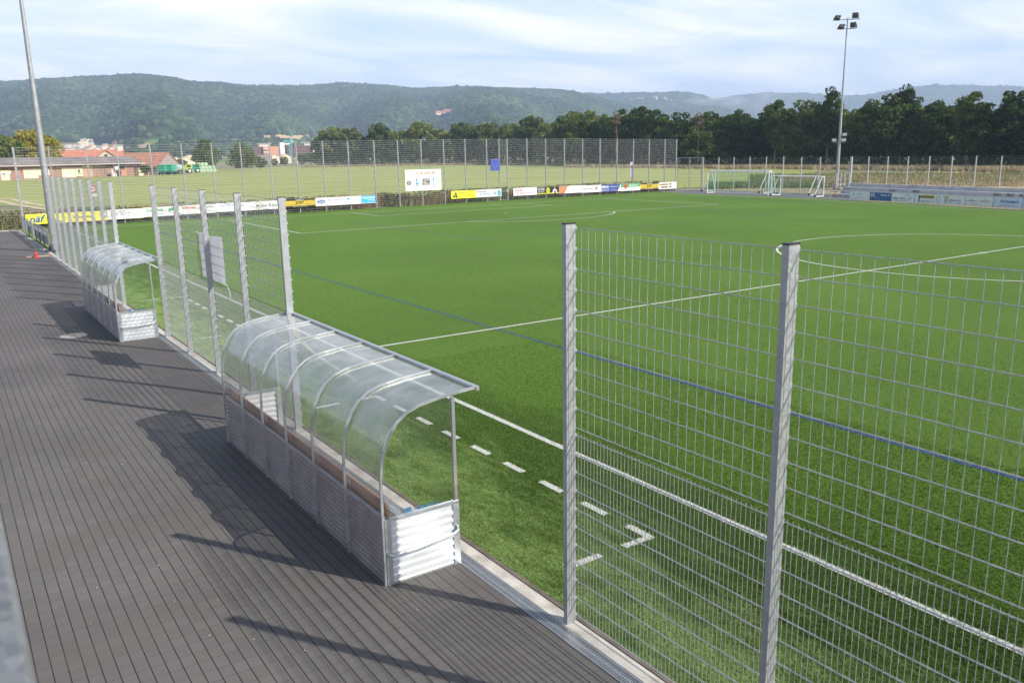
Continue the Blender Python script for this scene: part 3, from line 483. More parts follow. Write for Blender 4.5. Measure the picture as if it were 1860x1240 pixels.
# the two hanging banners
board('banner', 'big white banner reading LEWA in orange with pictures of machines, hung on the far fence', (30.52, F(30.52)-.13, 1.48), AF, 4.2, 2.06, (.78, .78, .75), [
 ('T', (.85, .30, .06), 'LEWA', 1.4, 1.55, 3.55, 1.84, 0, .03), ('T', LG, 'creating fluid solutions', 2.1, 1.40, 3.65, 1.47), ('T', (.3, .5, .7), 'www.lewa.ch', 3.6, 1.9, 4.1, 1.96),
 ('O', (.30, .30, .30), .42, .78, .30, .24), ('O', (.55, .55, .55), .47, .80, .17, .13), ('O', (.3, .3, .3), .5, .8, .08, .07),
 ('O', (.12, .50, .78), 1.32, 1.08, .09, .18), ('R', (.12, .50, .78), 1.25, .5, 1.40, .95), ('P', (.12, .50, .78), [(1.1, .72), (1.68, .78), (1.5, .62), (1.2, .6)]), ('R', (.12, .50, .78), 1.15, .40, 1.5, .47),
 ('R', (.34, .32, .30), 1.95, .52, 2.15, 1.16), ('R', (.58, .57, .55), 2.15, .5, 2.88, 1.20), ('O', BLK, 2.5, .85, .07, .12), ('O', BLK, 2.68, .8, .05, .14), ('O', BLK, 2.78, .9, .05, .1), ('O', BLK, 2.3, 1.0, .05, .05),
 ('O', (.12, .50, .78), 3.28, 1.1, .10, .17), ('L', (.12, .50, .78), [(3.28, .95), (3.28, .45)], .06), ('L', (.12, .50, .78), [(3.15, .42), (3.42, .42)], .06), ('L', (.35, .6, .8), [(3.28, .85), (3.42, .7), (3.3, .5)], .03),
 ('L', GRY, [(3.75, .55), (3.75, 1.15), (4.05, 1.15), (4.05, .55), (3.75, .55)], .03), ('P', GRY, [(3.82, .8), (3.98, .8), (3.9, 1.0)]), ('L', (.6, .6, .58), [(.2, .28), (4.0, .3)], .02), ('T', (.6, .6, .58), 'lewa schweiz  pumpen  mess- und regeltechnik', .9, .14, 3.9, .2)], 'banner', None)
board('banner', 'small dark blue square banner with pale V lines, hung on the far fence', (40.95, F(40.95)-.13, 3.2), AF, 1.2, 1.2, (.05, .07, .36), [('L', (.35, .38, .65), [(.08, 1.1), (.6, .08), (1.12, 1.1)], .035), ('L', (.3, .33, .6), [(.05, 1.15), (1.15, 1.15)], .04)]+[('L', (.16, .19, .48), [(.03, .15+i*.2), (1.17, .15+i*.2)], .02) for i in range(5)], 'banner', None)
# ------------------------------------------------------------------ far fence
PX = [-2.76, -.42, 2.18, 4.42, 6.93, 9.41, 11.91, 14.38, 17.0, 19.47, 22.05, 24.61, 27.34, 29.93, 32.57, 35.24, 37.87, 40.6, 42.23, 43.3, 46.01, 48.66, 51.41, 54.17, 56.9, 59.67, 62.4, 65.12, 67.93, 70.05]
def HT(x): return float(np.interp(x, [-2.8, 4.4, 20, 33, 45, 55, 70], [6.03, 6.15, 6.36, 6.46, 6.5, 6.47, 6.35]))
ff = empty('mesh_fence', (-2.76, F(-2.76), 0), AF, 'six metre high wire mesh fence across the far end of the pitch', 'fence')
def far_panel(mb, x0, x1, h0, h1, z0=.08, dv=.2, rv=.003, rh=.006, dz=.2):
    n = max(2, int(round((x1-x0)/dv)))
    for i in range(n+1):
        t = i/n; x = x0+(x1-x0)*t; mb.rod((x, 0, z0), (x, 0, h0+(h1-h0)*t-.03), rv, 3, caps=False)
    k = int(min(h0, h1)/dz)
    for i in range(k+1):
        a = z0+(h0-.05-z0)*i/k; b = z0+(h1-.05-z0)*i/k
        mb.rod((x0, -.008, a), (x1, -.008, b), rh, 3, caps=False); mb.rod((x0, .008, a), (x1, .008, b), rh, 3, caps=False)
for i, x in enumerate(PX):
    lx = (x+2.76)/math.cos(AF); q = MB(); wd = .045 if i not in (0,) else .07; q.box(lx-wd, lx+wd, 0.02, .12, 0, HT(x)); q.build('post', GALVP, ff)
for a, b in zip(PX[:-1], PX[1:]):
    if abs(a-42.23) < .01: continue
    q = MB(); far_panel(q, (a+2.76)/math.cos(AF), (b+2.76)/math.cos(AF), HT(a), HT(b)); q.build('mesh_panel', GALVF, ff)
q = MB(); la, lb = (42.23+2.76)/math.cos(AF), (43.3+2.76)/math.cos(AF); far_panel(q, la, lb, 6.48, 6.48, 2.2); q.build('mesh_panel', GALVF, ff)
q = MB(); far_panel(q, la+.06, lb-.06, 2.1, 2.1, .12); q.rod((la+.05, 0, 1.0), (lb-.05, 0, 1.0), .02); q.rod((la+.05, 0, .1), (lb-.05, 0, .1), .02); q.rod((la+.05, 0, 2.12), (lb-.05, 0, 2.12), .02); gd = q.build('gate_leaf', GALVW, ff)
q = MB(); q.box(lb-.14, lb-.06, -.06, -.0, .95, 1.15); q.build('latch', pm((.7, .7, .7)), gd)
# lower fence running on to the left from the corner post
lf = empty('mesh_fence', (-2.95, F(-2.9), 0), AF+math.pi-.09, 'low wire mesh fence running left from the corner post above the weeds', 'fence')
for i in range(8):
    if i: q = MB(); q.box(i*2.5-.03, i*2.5+.03, -.03, .03, 0, 1.85); q.build('post', GALVP, lf)
    q = MB(); far_panel(q, i*2.5, i*2.5+2.5, 1.85, 1.85); q.build('mesh_panel', GALVF, lf)
# gate between the two far fences
gt = empty('gate', (70.2, F(70.2), 0), math.atan2(55.6-F(70.2), 72.5-70.2), 'four metre high double mesh gate at the far right corner of the pitch', 'gate')
gl = math.hypot(72.5-70.2, 55.6-F(70.2))
for nm, a, b in (('gate_leaf', .05, gl/2-.03), ('gate_leaf', gl/2+.03, gl-.05)):
    q = MB(); far_panel(q, a, b, 4.05, 4.05, .15)
    for za in (.12, 2.0, 4.05): q.rod((a, 0, za), (b, 0, za), .03)
    for xa in (a, b): q.rod((xa, 0, .1), (xa, 0, 4.08), .03)
    q.build(nm, GALVP, gt)
q = MB(); q.box(gl-.05, gl+.05, -.05, .05, 0, 4.13); q.build('post', GALVP, gt)
# fence behind the goals and stand
pts = [(72.65, 55.5)]+[(72.65-.05*i, 55.4-2.46*i) for i in range(1, 8)]
b0 = fr(-3.0, 8.3); pts += [fr(-2.7+2.47*i, 8.25) for i in range(0, 15)]
rf = empty('mesh_fence', (pts[0][0], pts[0][1], 0), 0, 'four metre high mesh fence along the far side behind the goals and the concrete stand', 'fence')
for i, p in enumerate(pts):
    e = MB(); h = 4.08 if i < 6 else 4.0; e.box(-.04, .04, -.04, .04, 0, h); o = e.build('post', pm((.42, .43, .42), .5), rf, loc=(p[0]-pts[0][0], p[1]-pts[0][1], 0))
    if i == 8: e = MB(); e.box(-.08, .08, -.2, -.05, 1.2, 4.0); e.build('post', pm((.42, .43, .42), .5), rf, loc=(p[0]-pts[0][0], p[1]-pts[0][1], 0))
for a, b in zip(pts[:-1], pts[1:]):
    L_ = math.hypot(b[0]-a[0], b[1]-a[1]); q = MB(); far_panel(q, 0, L_, 4.04, 4.0, .08, .2, .003, .005); o = q.build('mesh_panel', mk('green_grey_wire', (.20, .24, .23), .5, .3) if 'GW' not in globals() else GW, rf, loc=(a[0]-pts[0][0], a[1]-pts[0][1], 0)); GW = o.data.materials[0]
    o.rotation_euler = (0, 0, math.atan2(b[1]-a[1], b[0]-a[0]))
# ------------------------------------------------------------------ concrete stand
SC = mk('stand_concrete', (.48, .48, .49), .85, col2=(.38, .38, .39), scale=1.5, bump=.2)
st = empty('concrete_stand', (*fr(0, 0), 0), RZ, 'long low stepped concrete spectator stand behind the advertising boards', 'stand')
rows = [(5.2, .02, .31), (6.0, .31, .63), (6.8, .63, .95), (7.6, .95, 1.30)]
random.seed(3)
for k, (v0, z0, z1) in enumerate(rows):
    v1 = v0+.8 if k < 3 else v0+.3; u = -.6-.0*k+(.0 if k == 3 else 0); u = [-1.0, -1.5, -2.0, -2.5][k]
    while u < 34:
        Lb = random.choice([2.4, 2.4, 3.0, 1.8]) if k == 3 else random.choice([1.2, 1.6, 2.4]); e = min(u+Lb, 34)
        if k < 3 and random.random() < .38 and u > 2:                      # bench piece on little pillars
            gx_ = min(.75, e-u-.1); q = MB(); q.box(u+.01, e-.01, v0, v1, z1-.07, z1); q.box(u+gx_, e-.01, v0+.02, v1, z0-.02, z1-.07); q.box(u+.01, e-.01, v0+.4, v1, z0-.02, z1-.07)
            for t in (.06, .30, .54): q.box(u+t, u+t+.08, v0+.02, v0+.1, z0-.02, z1-.07)
            q.build('bench_block', SC, st)
        else: q = MB(); q.box(u+.006, e-.006, v0, v1, z0-.02, z1); q.build('step_block', SC, st)
        u = e
for v in (6.2, 7.4):
    pass
sr = empty('stair_railing', (*fr(-2.9, 5.6), 0), RZ, 'white painted stair railing at the left end of the concrete stand', 'railing')
for v in (0, 1.15):
    q = MB(); q.path([(-.1, v, .1), (-.1, v, 1.25), (1.15, v, 2.35), (1.75, v, 2.35)], .035, 6); q.path([(1.15, v, .9), (1.15, v, 2.3)], .03, 6); q.path([(1.75, v, .9), (1.75, v, 2.35)], .03, 6); q.path([(-.1, v, .55), (1.15, v, 1.55)], .03, 6); q.build('handrail', pm((.70, .68, .64), .4), sr)
q = MB()
for i in range(5): q.box(i*.28-.1, i*.28+.22, .06, 1.09, .26*(i+1)-.11, .26*(i+1)-.05)
q.build('stair', SC, sr)
# barrier with boards in front of the stand
BU = [1.6+2.52*i for i in range(-1, 11)]
br_ = empty('pitch_barrier', (*fr(0, 1.75), 0), RZ, 'waist high steel tube barrier carrying the boards in front of the stand', 'barrier')
for u in BU: q = MB(); q.box(u-.03, u+.03, -.03, .03, 0, .96); q.build('post', GALVP, br_)
q = MB(); q.rod((BU[0], 0, .94), (BU[-1], 0, .94), .028, 6); q.build('top_rail', GALVP, br_)
q = MB(); q.rod((BU[0], 0, .12), (BU[-1], 0, .12), .02, 4); q.build('bottom_rail', GALVP, br_)
def rb(i, label, base, items):
    u = BU[i+2]; p = fr(u+.05, 1.68); return board('advertising_board', label, (p[0], p[1], .13), RZ, 2.42, .72, base, items)
PB = (.80, .81, .83); PX2 = (.70, .70, .66)
rb(0, 'pale grey blue board with a small teal ring, leftmost on the stand barrier', PB, [('O', (.10, .42, .55), .5, .48, .09, .12), ('O', PB, .52, .48, .04, .06), ('T', (.45, .52, .58), 'physiopraxis', .8, .46, 1.6, .58), ('T', (.5, .55, .62), 'reinach', .8, .36, 1.1, .42), ('T', (.45, .5, .65), 'www.praxis-reinach.ch', .75, .14, 1.9, .22)])
rb(1, 'dark blue board reading Allianz with a portrait of a man in a dark suit', (.03, .14, .34), [('R', (.62, .66, .66), .12, .14, .52, .64), ('O', (.10, .07, .05), .32, .50, .08, .11), ('O', (.55, .38, .30), .32, .465, .065, .09), ('P', (.03, .03, .05), [(.13, .14), (.51, .14), (.46, .32), (.36, .37), (.28, .37), (.18, .32)]), ('P', WH, [(.28, .37), (.36, .37), (.32, .2)]), ('T', WH, 'Allianz', 1.2, .42, 1.95, .60, 0, .03), ('O', WH, 2.18, .52, .12, .12), ('O', (.03, .14, .34), 2.18, .52, .095, .095), ('R', WH, 2.165, .44, 2.195, .60), ('R', WH, 2.12, .46, 2.14, .56), ('R', WH, 2.22, .46, 2.24, .56), ('T', (.5, .6, .75), 'Generalagentur', .6, .3, 1.1, .36), ('T', (.4, .5, .7), 'Tel. 061 717 61 61', .6, .2, 1.2, .26), ('T', (.4, .5, .7), 'www.allianz.ch/reinach', .6, .09, 1.9, .15)])
rb(2, 'white board reading Immo Family AG under thin red roof outlines', PB, [('T', (.20, .20, .24), 'IMMO FAMILY AG', .15, .22, 2.0, .38), ('L', (.65, .08, .12), [(1.35, .48), (1.6, .66), (1.85, .5)], .025), ('L', (.65, .08, .12), [(1.75, .66), (2.0, .5), (2.2, .32)], .03), ('L', (.65, .08, .12), [(1.6, .66), (1.75, .66)], .025), ('L', (.65, .08, .12), [(2.1, .38), (2.1, .24)], .02), ('T', (.45, .45, .5), 'Ihr Partner für Immobilien', .15, .08, 1.7, .15)])
rb(3, 'white board with a black scribbled W figure and a yellow stripe', PB, [('R', (.80, .68, .03), .62, .42, 2.0, .66), ('P', BLK, [(.3, .66), (.42, .42), (.55, .40), (.78, .62), (.62, .62), (.52, .5), (.46, .66)]), ('P', BLK, [(.42, .42), (.55, .40), (.44, .28), (.32, .26)]), ('L', BLK, [(.34, .26), (.5, .2), (.36, .06)], .07), ('T', BLK, 'wüthrich.ch', .78, .46, 1.9, .58, 0, .05), ('T', (.15, .15, .2), 'Reinach', .66, .10, 1.08, .2, 0, .03), ('T', (.3, .3, .35), '061 711 12 21', 1.2, .10, 2.0, .24), ('L', LG, [(.7, .36), (2.0, .36)], .02), ('L', (.3, .3, .34), [(2.25, .12), (2.25, .62)], .05)])
rb(4, 'white board reading Tarag AG with a yellow and grey double T', PB, [('P', (.72, .62, .10), [(.35, .56), (.9, .56), (.9, .66), (.35, .66)]), ('R', (.72, .62, .10), .5, .16, .6, .56), ('R', (.5, .5, .48), .62, .16, .72, .52), ('R', (.5, .5, .48), .62, .46, .95, .52), ('T', (.10, .10, .12), 'TARAG AG', .78, .28, 2.05, .42, 0, .02), ('T', (.3, .3, .35), 'Strassen- und Tiefbau', .78, .17, 2.05, .24), ('T', (.4, .4, .45), '4153 Reinach', .5, .07, 2.05, .12), ('T', LG, 'tarag.ch', 1.75, .6, 2.1, .64)])
rb(5, 'cream board with two thin serif names crossed by orange swirls', (.78, .78, .74), [('T', (.30, .30, .34), 'gießSaxer', .12, .32, 1.05, .46), ('T', (.30, .30, .34), 'gießSaxer', 1.3, .32, 2.25, .46)]+[('L', (.75, .42, .28), [(c+.12, .58), (c, .6), (c-.04, .5), (c+.1, .36), (c+.08, .22), (c-.06, .18)], .03) for c in (.58, 1.76)]+[('T', (.55, .25, .3), 'Tel. 061 711 25 25', .6, .08, 1.6, .14)])
rb(6, 'pale blue board with bold blue kon lettering, rightmost in the picture', (.58, .66, .78), [('T', (.05, .16, .55), 'konzept', .55, .30, 2.1, .58, .25, .03), ('T', (.35, .4, .6), 'Ihr Partner für Elektro', .5, .12, 2.0, .18)])
for i in (7, 8): rb(i, 'plain pale board further right on the stand barrier' if i == 7 else 'last plain pale board of the stand barrier', PB, [])
# ------------------------------------------------------------------ goals
GP = pm((.80, .80, .78), .35); NET = mk('green_net_cord', (.04, .30, .20), .7)
def goal(loc, rz, wd, ht, dtop, dbot, label, wheels=True):
    e = empty('football_goal', (*loc, 0), rz, label, 'goal', 'movable football goals parked behind the touchline'); r = .055
    for x in (0, wd): q = MB(); q.rod((x, 0, 0), (x, 0, ht), r, 8); q.build('goal_post', GP, e, False)
    q = MB(); q.rod((-.05, 0, ht), (wd+.05, 0, ht), r, 8); q.build('crossbar', GP, e)
    for x in (0, wd):
        q = MB(); q.path([(x, 0, ht-.02), (x, dtop, ht-.02), (x, dbot, .06)], .035, 6); q.build('side_stay', GP, e)
        q = MB(); q.rod((x, 0, .05), (x, dbot, .05), .045, 6); q.build('ground_bar', GP, e)
    q = MB(); q.rod((0, dbot, .05), (wd, dbot, .05), .04, 6); q.rod((0, dtop, ht-.02), (wd, dtop, ht-.02), .03, 6); q.build('back_bar', GP, e)
    q = MB(); s = .14; c = .0045
    n = int(wd/s)
    for i in range(n+1):
        x = wd*i/n; q.rod((x, .02, ht-.04), (x, dtop, ht-.04), c, 3, caps=False); q.rod((x, dtop, ht-.04), (x, dbot, .06), c, 3, caps=False)
    m_ = int(ht/s)
    for i in range(m_+1):
        t = i/m_; yb = dtop+(dbot-dtop)*t; z = ht-.04-(ht-.1)*t; q.rod((0, yb, z), (wd, yb, z), c, 3, caps=False)
        for x in (0, wd): q.rod((x, .02, z), (x, yb, z), c, 3, caps=False)
    for x in (0, wd):
        for j in range(1, int(dbot/s)): yy = j*s; top = ht-.04 if yy < dtop else ht-.04-(ht-.1)*(yy-dtop)/(dbot-dtop); q.rod((x, yy, .06), (x, yy, top), c, 3, caps=False)
    q.build('net', NET, e)
    if wheels:
        for x in (-.1, wd+.1):
            for yy in (dbot,): q = MB(); q.rod((x-.05, yy, .14), (x+.05, yy, .14), .14, 12); q.build('wheel', DARK, e)
    return e
# local x runs right->left in the picture (towards +y), local y away
def gplace(x, y0, y1, away, **k):
    wd = y1-y0
    return goal((x, y1), R(-90), wd, **k) if away else goal((x, y0), R(90), wd, **k)
gplace(67.1, 40.8, 49.6, True, ht=2.49, dtop=.75, dbot=1.3, label='large white goal facing the pitch, left of the smaller goals')
gplace(72.0, 44.4, 52.9, False, ht=2.49, dtop=.7, dbot=2.1, label='large white goal standing with its back brace towards the pitch, behind the other large goal')
gplace(68.3, 34.7, 40.15, False, ht=2.05, dtop=.35, dbot=1.5, label='small white goal with slanted side stays, nearest to the stand')
gplace(70.3, 36.9, 42.9, False, ht=2.0, dtop=.35, dbot=1.5, label='small white goal nested behind the other small goal')
# ------------------------------------------------------------------ floodlight masts
LAMPB = mk('lamp_housing', (.10, .105, .095), .5, .2, col2=(.14, .14, .12)); LENS = mk('lamp_glass', (.5, .52, .5), .15, .1)
def mast(loc, rz, ht, label, low):
    e = empty('floodlight_mast', (*loc, 0), rz, label, 'floodlight mast', 'floodlight masts around the pitch')
    q = MB(); h1 = 8.8; q.rod((0, 0, .1), (0, 0, h1), .21, 20, r2=.135); q.rod((0, 0, h1), (0, 0, h1+.06), .14, 20); q.rod((0, 0, h1+.06), (0, 0, ht-.4), .125, 20, r2=.06); q.build('pole', GALVP, e, False)
    q = MB(); q.box(-.42, .42, -.42, .42, .03, .09); 
    for a in range(4): t = a*math.pi/2; q.add([(.2*math.cos(t), .2*math.sin(t), .5), (.4*math.cos(t), .4*math.sin(t), .09), (.2*math.cos(t), .2*math.sin(t), .09)], [(0, 1, 2)])
    for sx in (-1, 1):
        for sy in (-1, 1): q.rod((sx*.32, sy*.32, 0), (sx*.32, sy*.32, .22), .04, 8)
    q.build('base_plate', mk('dark_base', (.09, .09, .10), .6, .3), e)
    q = MB()
    for zz in (ht-.35, ht-1.35): q.box(-1.35 if zz > ht-1 else -.9, 1.35 if zz > ht-1 else .95, -.04, .04, zz, zz+.08)
    q.box(-.04, .04, -1.0, 1.0, ht-.27, ht-.20); q.build('cross_arm', GALVP, e)
    def lamp(x, y, z, yaw, tilt):
        mb = MB(); M = Matrix.Translation((x, y, z)) @ Matrix.Rotation(yaw, 4, 'Z') @ Matrix.Rotation(tilt, 4, 'X')
        def bx(a, b, c, d, f, g_): return [M @ Vector(p) for p in ((a,c,f),(b,c,f),(b,d,f),(a,d,f),(a,c,g_),(b,c,g_),(b,d,g_),(a,d,g_))]
        fc = [(0,3,2,1),(4,5,6,7),(0,1,5,4),(1,2,6,5),(2,3,7,6),(3,0,4,7)]
        mb.add(bx(-.33, .33, -.13, .0, .08, .68), fc); mb.add(bx(-.25, .25, -.28, -.13, .16, .56), fc)
        for k in range(5): mb.add(bx(-.22+k*.1, -.2+k*.1, -.34, -.28, .2, .52), fc)
        mb.add(bx(-.38, -.35, -.1, -.04, -.02, .4), fc); mb.add(bx(.35, .38, -.1, -.04, -.02, .4), fc); mb.add(bx(-.38, .38, -.1, -.04, -.06, -.02), fc)
        o = mb.build('floodlight', LAMPB, e); l = MB(); l.add(bx(-.30, .30, .0, .012, .11, .65), fc); l.build('glass', LENS, o)
    lamp(-1.25, 0, ht-.25, R(25), R(50)); lamp(.85, 0, ht-.25, R(-10), R(25)); lamp(-.75, 0, ht-1.25, R(25), R(50)); lamp(.75, 0, ht-1.25, R(-20), R(32))
    if low:
        q = MB(); q.box(-.75, .55, -.2, -.14, 5.55, 5.62); q.build('bracket', GALVP, e)
        for x, zz in ((-.62, 5.62), (.45, 5.62), (.5, 6.25)):
            mb = MB(); mb.rod((x, -.2, zz+.02), (x, -.2, zz+.2), .03, 6); mb.add([(x-.24, -.5, zz+.05), (x+.24, -.5, zz+.05), (x+.2, -.12, zz+.16), (x-.2, -.12, zz+.16), (x-.24, -.5, zz+.34), (x+.24, -.5, zz+.34), (x+.16, -.12, zz+.36), (x-.16, -.12, zz+.36)], [(0,1,5,4),(1,2,6,5),(2,3,7,6),(3,0,4,7),(4,5,6,7),(0,3,2,1)])
            mb.build('spotlight', pm((.55, .56, .55), .35), e)
    return e
mast((81.4, 42.25), R(-52), 19.6, 'tall steel floodlight mast with four lamps behind the stand on the right', True)
ml = mast((-2.93, 33.5), R(-30), 19.6, 'tall steel floodlight mast on the paved strip at the left, its lamps above the picture', False)
# ------------------------------------------------------------------ left guard rail
gr = empty('guard_rail', (-3.05, 35.2, 0), 0, 'knee high barred guard rail with dark posts between the mast and the corner post', 'railing')
for i in range(8): q = MB(); q.box(-.03, .03, i*2.35-.03, i*2.35+.03, 0, 1.1); q.build('post', mk('rail_post', (.16, .17, .2), .5, .4) if i == 0 else bpy.data.materials['rail_post'], gr)
q = MB(); q.rod((0, -.3, 1.1), (0, 18.2, 1.1), .028, 8); q.build('handrail', GALV, gr)
for i in range(8):
    q = MB(); n = 24
    for k in range(n): yy = (i*2.35+.05)+k*2.25/n; q.rod((0.02, yy, .2), (0.02, yy, .98), .009, 3, caps=False)
    q.rod((.02, i*2.35, .2), (.02, i*2.35+2.3, .2), .015); q.rod((.02, i*2.35, .98), (.02, i*2.35+2.3, .98), .015)
    if i < 7: q.build('bar_infill', GALVP, gr)
for i, c, nm in ((0, (.80, .76, .06), 'yellow'), (1, (.75, .74, .70), 'white'), (2, (.80, .72, .20), 'straw yellow'), (4, (.78, .74, .25), 'pale yellow')):
    board('advertising_board', nm+' board on the left guard rail, '+ORD[i]+' from the mast', (-2.96, 35.3+i*2.35, .08), R(90), 2.25, .7, c, [], group=None)
# ------------------------------------------------------------------ small things on the paving
cn = empty('traffic_cone', (-4.12, 30.75, 0), 0, 'small red cone standing on the pavers near the lamp mast', 'cone')
q = MB(); q.box(-.13, .13, -.13, .13, 0, .02); q.build('base', pm((.75, .04, .03)), cn)
q = MB(); q.rod((0, 0, .02), (0, 0, .36), .10, 18, r2=.02); q.build('cone_body', pm((.75, .04, .03)), cn)
q = MB(); q.box(-.5, .5, -.045, .045, 0, .07, pm((.36, .31, .26), .8)); q.box(-.62, -.5, -.047, .047, -.0, .072, pm((.30, .07, .03))); q.box(.5, .6, -.047, .047, 0, .072, pm((.55, .14, .07)))
o = q.build('wooden_beam', None); o.location = (-4.05, 31.0, 0); o.rotation_euler = (0, 0, R(-6)); tag(o, 'short wooden beam with red ends lying beside the red cone', 'beam')
mh = empty('manhole_cover', (-5.42, 6.88, 0), 0, 'round concrete and steel manhole cover set in the dark pavers', 'manhole cover')
q = MB(); q.rod((0, 0, -.03), (0, 0, .006), .36, 40); q.build('rim', GALV, mh)
q = MB(); q.rod((0, 0, -.03), (0, 0, .011), .32, 40); q.build('lid', mk('manhole_concrete', (.42, .40, .36), .8, col2=(.28, .23, .18), scale=6), mh)
q = MB(); q.box(-.05, .05, -.015, .015, .011, .016); q.build('lifting_slot', DARK, mh)
# leaf litter and grit
q = MB(); random.seed(5)
LEAFC = [pm((.55, .50, .28)), pm((.40, .30, .15)), pm((.62, .62, .55)), pm((.5, .22, .12))]
for i in range(230):
    x = -3.6-random.random()*4.6; y = -18+random.random()**1.3*22
    if random.random() < .6: x = -3.51-.1335*round((-3.51-x)/.1335)
    s = .005+random.random()**3*.014; a = random.random()*6.28
    q.add([(x+s*math.cos(a+k*1.57)*(1 if k % 2 else .6), y+s*math.sin(a+k*1.57)*(1 if k % 2 else .6), .004+.006*(k % 2)) for k in range(4)], [(0, 1, 2, 3)], random.choice(LEAFC))
tag(q.build('litter', None), 'scattered grit, seeds and bits of dry leaf on the dark pavers', 'litter', kind='stuff')
# terrace railing under the camera
tr = empty('terrace_railing', (-8.25, -18, 0), 0, 'flat galvanised top rail of the terrace railing at the lower left, very close', 'railing')
q = MB(); zt = 4.36; xe = -8.1885+8.25
q.add([(xe, -9, zt-.008), (xe, 6, zt-.008), (xe-.008, 6, zt), (xe-.008, -9, zt), (xe-.13, 6, zt), (xe-.13, -9, zt), (xe, -9, zt-.05), (xe, 6, zt-.05), (xe-.13, 6, zt-.05), (xe-.13, -9, zt-.05)], [(0, 1, 2, 3), (3, 2, 4, 5), (6, 7, 1, 0), (5, 4, 8, 9), (9, 8, 7, 6)])
RAILM = galv('worn_galvanised_rail', .14, .24, .35, .5, 45); q.build('top_rail', RAILM, tr)
for y in (-8, -5.5, 2, 5): q = MB(); q.box(xe-.09, xe-.04, y-.025, y+.025, 0, zt-.05); q.build('post', GALV, tr)
exec(compile(r'''
''', 'x', 'exec')) if False else None
# ------------------------------------------------------------------ road signs behind the far fence
def sign(x, y, h, label, round_):
    e = empty('road_sign', (x, y, 0), R(-25), label, 'sign')
    q = MB(); q.rod((0, 0, 0), (0, 0, h), .035, 8); q.build('pole', GALVP, e)
    if round_:
        q = MB(); q.rod((0, -.06, h-.35), (0, -.04, h-.35), .32, 24, m=pm((.65, .04, .05))); q.rod((0, -.065, h-.35), (0, -.06, h-.35), .22, 24, m=WHITE); q.box(-.14, .14, -.07, -.066, h-.4, h-.3, pm((.35, .1, .1))); q.build('disc', None, e)
        q = MB(); q.box(-.28, .28, -.06, -.04, h-.98, h-.75); q.build('plate', WHITE, e)
    else:
        q = MB(); q.box(-.2, .2, -.06, -.04, h-2.0, h); q.build('plate', pm((.55, .55, .60)), e); marks(q and e, [('R', (.5, .1, .12), -.14, h-.75, .14, h-.45)], -.065)
sign(3.2, 60.5, 2.95, 'round red bordered road sign with a white plate behind the far fence at the left', True)
sign(65.7, 61.2, 3.65, 'tall narrow grey notice board behind the far fence near the gate', False)
# ------------------------------------------------------------------ vegetation
def leafquads(C, size, n_az=None, flat=.0):
    """one small quad per centre, random facing"""
    n = len(C); a = rng.normal(size=(n, 3)); a /= np.linalg.norm(a, axis=1)[:, None]; b = rng.normal(size=(n, 3)); b -= (b*a).sum(1)[:, None]*a; b /= np.linalg.norm(b, axis=1)[:, None]
    s = (size*(.6+.8*rng.random(n)))[:, None]/2; a = a*s; b = b*s*.8
    V = np.stack([C-a-b*.3, C+b, C+a+b*.3, C-b], 1).reshape(-1, 3); Fq = np.arange(4*n).reshape(-1, 4); return V, Fq
def crown_points(h, wd, base, nclu, per, shape='round', rc=.16):
    P = []
    for _ in range(nclu):
        while True:
            p = rng.uniform(-1, 1, 3)
            if np.linalg.norm(p) < 1: break
        p = p/np.linalg.norm(p)*(.35+.65*rng.random()**.5)
        t = (p[2]+1)/2
        if shape == 'cone': p[:2] *= (1-.65*t)
        elif shape == 'pine': p[:2] *= (.45+.55*t)*(1 if t < .8 else .7)
        c = np.array([p[0]*wd*.5, p[1]*wd*.5, base+(h-base)*(.08+.86*t)]); r = rc*wd*(.6+.8*rng.random())
        d = rng.normal(size=(per, 3)); d /= np.linalg.norm(d, axis=1)[:, None]; d *= (.45+.55*rng.random(per)**.5)[:, None]*r; d[:, 2] *= .65; P.append(c+d)
    return np.concatenate(P)
def trunk_mesh(h, base, wd, nl=7, r=.3, mat=None):
    q = MB(); x = 0; prev = Vector((0, 0, 0)); top = h*.86; n = 5; pts = [Vector((random.uniform(-.25, .25)*i/2, random.uniform(-.25, .25)*i/2, top*i/n)) for i in range(n+1)]
    for i in range(n): q.rod(pts[i], pts[i+1], r*(1-.8*i/n), 7, r*(1-.8*(i+1)/n), caps=False)
    for k in range(nl):
        z = base*.8+(top-base*.8)*(k+.5)/nl; a = k*2.4+random.random(); L_ = wd*.36*(1-.4*(k/nl)); p = Vector((0, 0, z)); m_ = p+Vector((math.cos(a)*L_*.5, math.sin(a)*L_*.5, L_*.25)); e = p+Vector((math.cos(a)*L_, math.sin(a)*L_, L_*.7))
        q.rod(p, m_, r*.35, 5, r*.22, caps=False); q.rod(m_, e, r*.22, 5, r*.06, caps=False)
    me = bpy.data.meshes.new('trunk'); me.from_pydata(q.v, [], q.f); me.materials.append(mat); return me
BARK = mk('bark', (.11, .085, .065), .9, col2=(.06, .05, .04), scale=4); BARKP = mk('pale_bark', (.30, .22, .17), .9, col2=(.18, .13, .10), scale=4)
LF_DARK = leafmat('dark_wood_leaves', (.026, .048, .014), (.060, .102, .026), (.14, .18, .05), .28)
LF_MID = leafmat('mid_green_leaves', (.055, .090, .024), (.125, .17, .044), (.23, .25, .08), .3)
LF_YEL = leafmat('yellow_green_leaves', (.13, .13, .02), (.28, .26, .035), (.42, .36, .05), .3)
LF_BRN = leafmat('brown_needles', (.10, .07, .05), (.16, .11, .08), (.2, .15, .10), .2)
